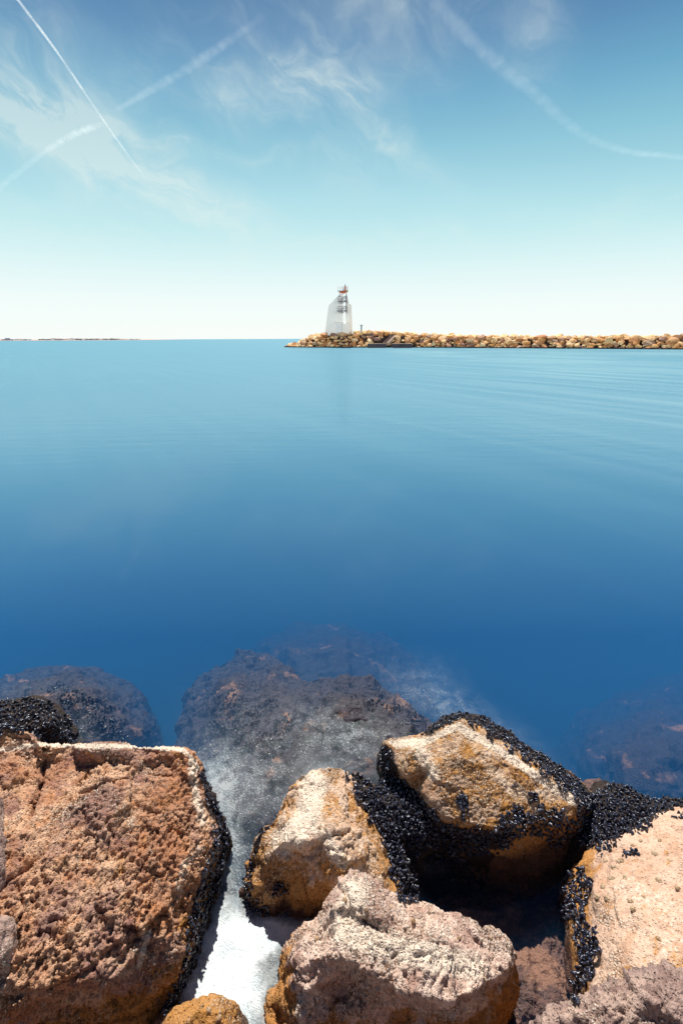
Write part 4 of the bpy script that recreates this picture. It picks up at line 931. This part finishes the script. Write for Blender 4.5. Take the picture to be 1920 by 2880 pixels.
# ------------------------------------------------------------------ far coast
YC = 3200.0
cx0 = PY(-700, 957, YC).x; cx1 = PY(470, 955, YC).x
bm = bmesh.new(); n = 120; f0, f1 = [], []
for k in range(n + 1):
    x = cx0 + (cx1 - cx0) * k / n; e = min(1, (cx1 - x) / 500); h = (3.2 + 3.0 * (math.sin(k * .31) * .5 + math.sin(k * .83 + 1) * .3 + .6)) * e + .15
    for lst, y, z in ((f0, YC, -1), (f1, YC + 60, h)): lst.append(bm.verts.new((x, y, z)))
f2 = [bm.verts.new((v.co.x, YC + 500, v.co.z * .8)) for v in f1]; f3 = [bm.verts.new((v.co.x, YC + 600, -1)) for v in f1]
for r0, r1 in ((f0, f1), (f1, f2), (f2, f3)):
    for k in range(n): bm.faces.new((r0[k], r0[k + 1], r1[k + 1], r1[k]))
tag(bm_obj('coast_land', bm, simple('dry_coast_soil', (.45, .27, .20), .9, 0, .3, .02)), kind='structure')
M_leaf = simple('coast_foliage', (.09, .12, .12), .8, 0, .3, .1)
bm = bmesh.new()
for k in range(230):
    u_ = random.choice([random.uniform(-300, 60), random.uniform(110, 180), random.uniform(190, 350), random.uniform(120, 400)]); c = PY(u_, 955, YC + 40); s_ = random.uniform(3, 7) * (1 if u_ < 330 else .6)
    bmesh.ops.create_icosphere(bm, subdivisions=1, radius=s_, matrix=Matrix.Translation((c.x, YC + 40 + random.uniform(0, 60), 3 + s_ * .35)) @ Matrix.Diagonal((1.8, 1, random.uniform(.7, 1.1), 1)))
for v in bm.verts: v.co += Vector((random.uniform(-1, 1), random.uniform(-1, 1), random.uniform(-.8, .8)))
tag(bm_obj('coast_trees', bm, M_leaf), 'low dark belt of trees on the far shore at the left', 'trees', kind='stuff')
HM = [simple('white_render', (.75, .74, .72), .8), simple('grey_render', (.30, .31, .38), .8)]; RM = [simple('red_tile', (.45, .16, .09), .8), simple('blue_grey_roof', (.16, .18, .25), .7)]
hs = [(4, 9, 5, 1), (17, 12, 12, 1), (28, 9, 5, 1), (42, 10, 6, 0), (52, 12, 6, 0), (66, 9, 5, 1), (78, 10, 4, 0), (128, 8, 5, 1), (146, 9, 9, 0), (162, 12, 7, 1), (198, 10, 9, 0), (232, 10, 5, 0), (262, 8, 5, 1)]
for k, (u_, wpx, h, mt) in enumerate(hs):
    c = PY(u_, 956, YC - 10); wd = wpx * 2.2; root = bpy.data.objects.new('coast_house', None); COL.objects.link(root); root.location = (c.x, YC + 8, 2.2)
    bm = bmesh.new(); add_box(bm, (0, 0, h / 2), (wd, 10, h)); bm_obj('wall', bm, HM[mt], root)
    bm = bmesh.new(); add_prism(bm, [(-wd / 2 - .6, -5.6, h), (-wd / 2 - .6, 5.6, h), (-wd / 2 - .6, 0, h + 2.6)], (wd + 1.2, 0, 0)); bm_obj('roof', bm, RM[mt if k % 3 else 1 - mt], root)
    if k == 1: lab = 'tallest dark domed building on the far shore, near the left edge'
    else: lab = f"{'grey' if mt else 'white'} low house on the far shore"
    tag(root, lab, 'house', 'houses on the far shore')

# ------------------------------------------------------------------ contrails high in the sky
m, t, out = material('contrail_ice_cloud')
at = t.new('ShaderNodeAttribute'); at.attribute_name = 'thick'; pos = t.new('ShaderNodeNewGeometry').outputs['Position']
lw = t.new('ShaderNodeLayerWeight'); lw.inputs['Blend'].default_value = .5
fac = t.math('POWER', t.math('SUBTRACT', 1, lw.outputs['Facing']), 2.2)
nn = t.noise(pos, .006, 6, .65, .5)
al = t.math('MULTIPLY', t.math('MULTIPLY', fac, at.outputs['Fac']), t.math('ADD', .35, t.step(nn, .3, .7)), clamp=True)
tl = t.new('ShaderNodeBsdfTranslucent'); tl.inputs[0].default_value = (.95, .95, .93, 1); df = t.new('ShaderNodeBsdfDiffuse'); df.inputs[0].default_value = (.95, .95, .93, 1)
m1 = t.new('ShaderNodeMixShader'); m1.inputs[0].default_value = .35; t.link(tl.outputs[0], m1.inputs[1]); t.link(df.outputs[0], m1.inputs[2])
tr = t.new('ShaderNodeBsdfTransparent'); mx = t.new('ShaderNodeMixShader'); t.put(al, mx.inputs[0]); t.link(tr.outputs[0], mx.inputs[1]); t.link(m1.outputs[0], mx.inputs[2]); t.link(mx.outputs[0], out.inputs[0])
M_con = m
def contrail(pts, lab, alt):
    """pts: (u, v, width px, thickness); the trail lies level at altitude alt"""
    P3 = [P(u, v, alt) for u, v, _, _ in pts]; wd, tk = [], []
    for p, (_, _, w_, k_) in zip(P3, pts): wd.append(w_ / F * (p - CAM).dot(_f) / 2); tk.append(k_ * (.30 if w_ > 15 else 1.6))
    SUB = 14; C_, W_, T_ = [], [], []
    for i in range(len(P3) - 1):
        p0, p1, p2, p3 = P3[max(0, i - 1)], P3[i], P3[i + 1], P3[min(len(P3) - 1, i + 2)]
        for k in range(SUB + (i == len(P3) - 2)):
            x = k / SUB; C_.append(.5 * ((2 * p1) + (p2 - p0) * x + (2 * p0 - 5 * p1 + 4 * p2 - p3) * x * x + (3 * p1 - p0 - 3 * p2 + p3) * x ** 3))
            W_.append(wd[i] * (1 - x) + wd[i + 1] * x); T_.append(tk[i] * (1 - x) + tk[i + 1] * x)
    o0 = C_[0].copy(); n = 14; vs, tt = [], []
    for i, c in enumerate(C_):
        d = (C_[min(i + 1, len(C_) - 1)] - C_[max(i - 1, 0)]).normalized(); sdir = d.cross(Vector((0, 0, 1))).normalized()
        wob = 1 + .18 * math.sin(i * .9) * math.sin(i * .37)
        for b in range(n):
            an = 2 * math.pi * b / n; vs.append(c - o0 + sdir * math.cos(an) * W_[i] * wob + Vector((0, 0, 1)) * math.sin(an) * W_[i] * .8); tt.append(T_[i])
    fl = []
    for i in range(len(C_) - 1):
        for b in range(n): fl += [i * n + b, i * n + (b + 1) % n, (i + 1) * n + (b + 1) % n, (i + 1) * n + b]
    me = np_mesh('contrail', [v[:] for v in vs], fl, [4] * (len(fl) // 4)); me.materials.append(M_con)
    a = me.attributes.new('thick', 'FLOAT', 'POINT'); a.data.foreach_set('value', tt)
    tag(link_mesh('contrail', me, None, loc=o0), lab, 'contrail', 'vapour trails across the sky')
contrail([(-10, -90, 11, .9), (52, 0, 11, .95), (160, 145, 9, .95), (255, 285, 8, .95), (320, 380, 7, .95), (375, 455, 6, .85), (408, 500, 3, .6)], 'sharp straight white vapour trail running down from the top left corner', 2600)
contrail([(-60, 580, 22, 1.0), (0, 528, 22, 1.2), (60, 480, 20, .9), (120, 432, 19, 1.0), (190, 388, 25, 1.0), (250, 362, 25, .8), (300, 345, 20, 0.0)], 'soft white vapour trail rising from the left edge under the sharp one', 1900)
contrail([(320, 315, 12, .0), (345, 300, 18, .4), (430, 250, 28, .35), (500, 210, 30, .25), (570, 165, 34, .32), (640, 118, 30, .3), (700, 75, 24, .12), (760, 30, 30, 0)], 'short soft vapour trail slanting up in the upper left sky', 2300)
contrail([(1180, -60, 50, .2), (1240, 25, 46, .25), (1330, 118, 46, .36), (1430, 205, 44, .34), (1520, 278, 40, .36), (1600, 352, 34, .38), (1680, 400, 30, .28), (1770, 428, 26, .25), (1850, 436, 24, .25), (1990, 452, 22, .25)], 'long curved vapour trail bending down to the right edge', 2000)
contrail([(1700, 640, 20, .0), (1790, 600, 22, .16), (1850, 570, 20, .16), (1960, 530, 24, .14)], 'faint vapour trail low at the right edge', 1500)
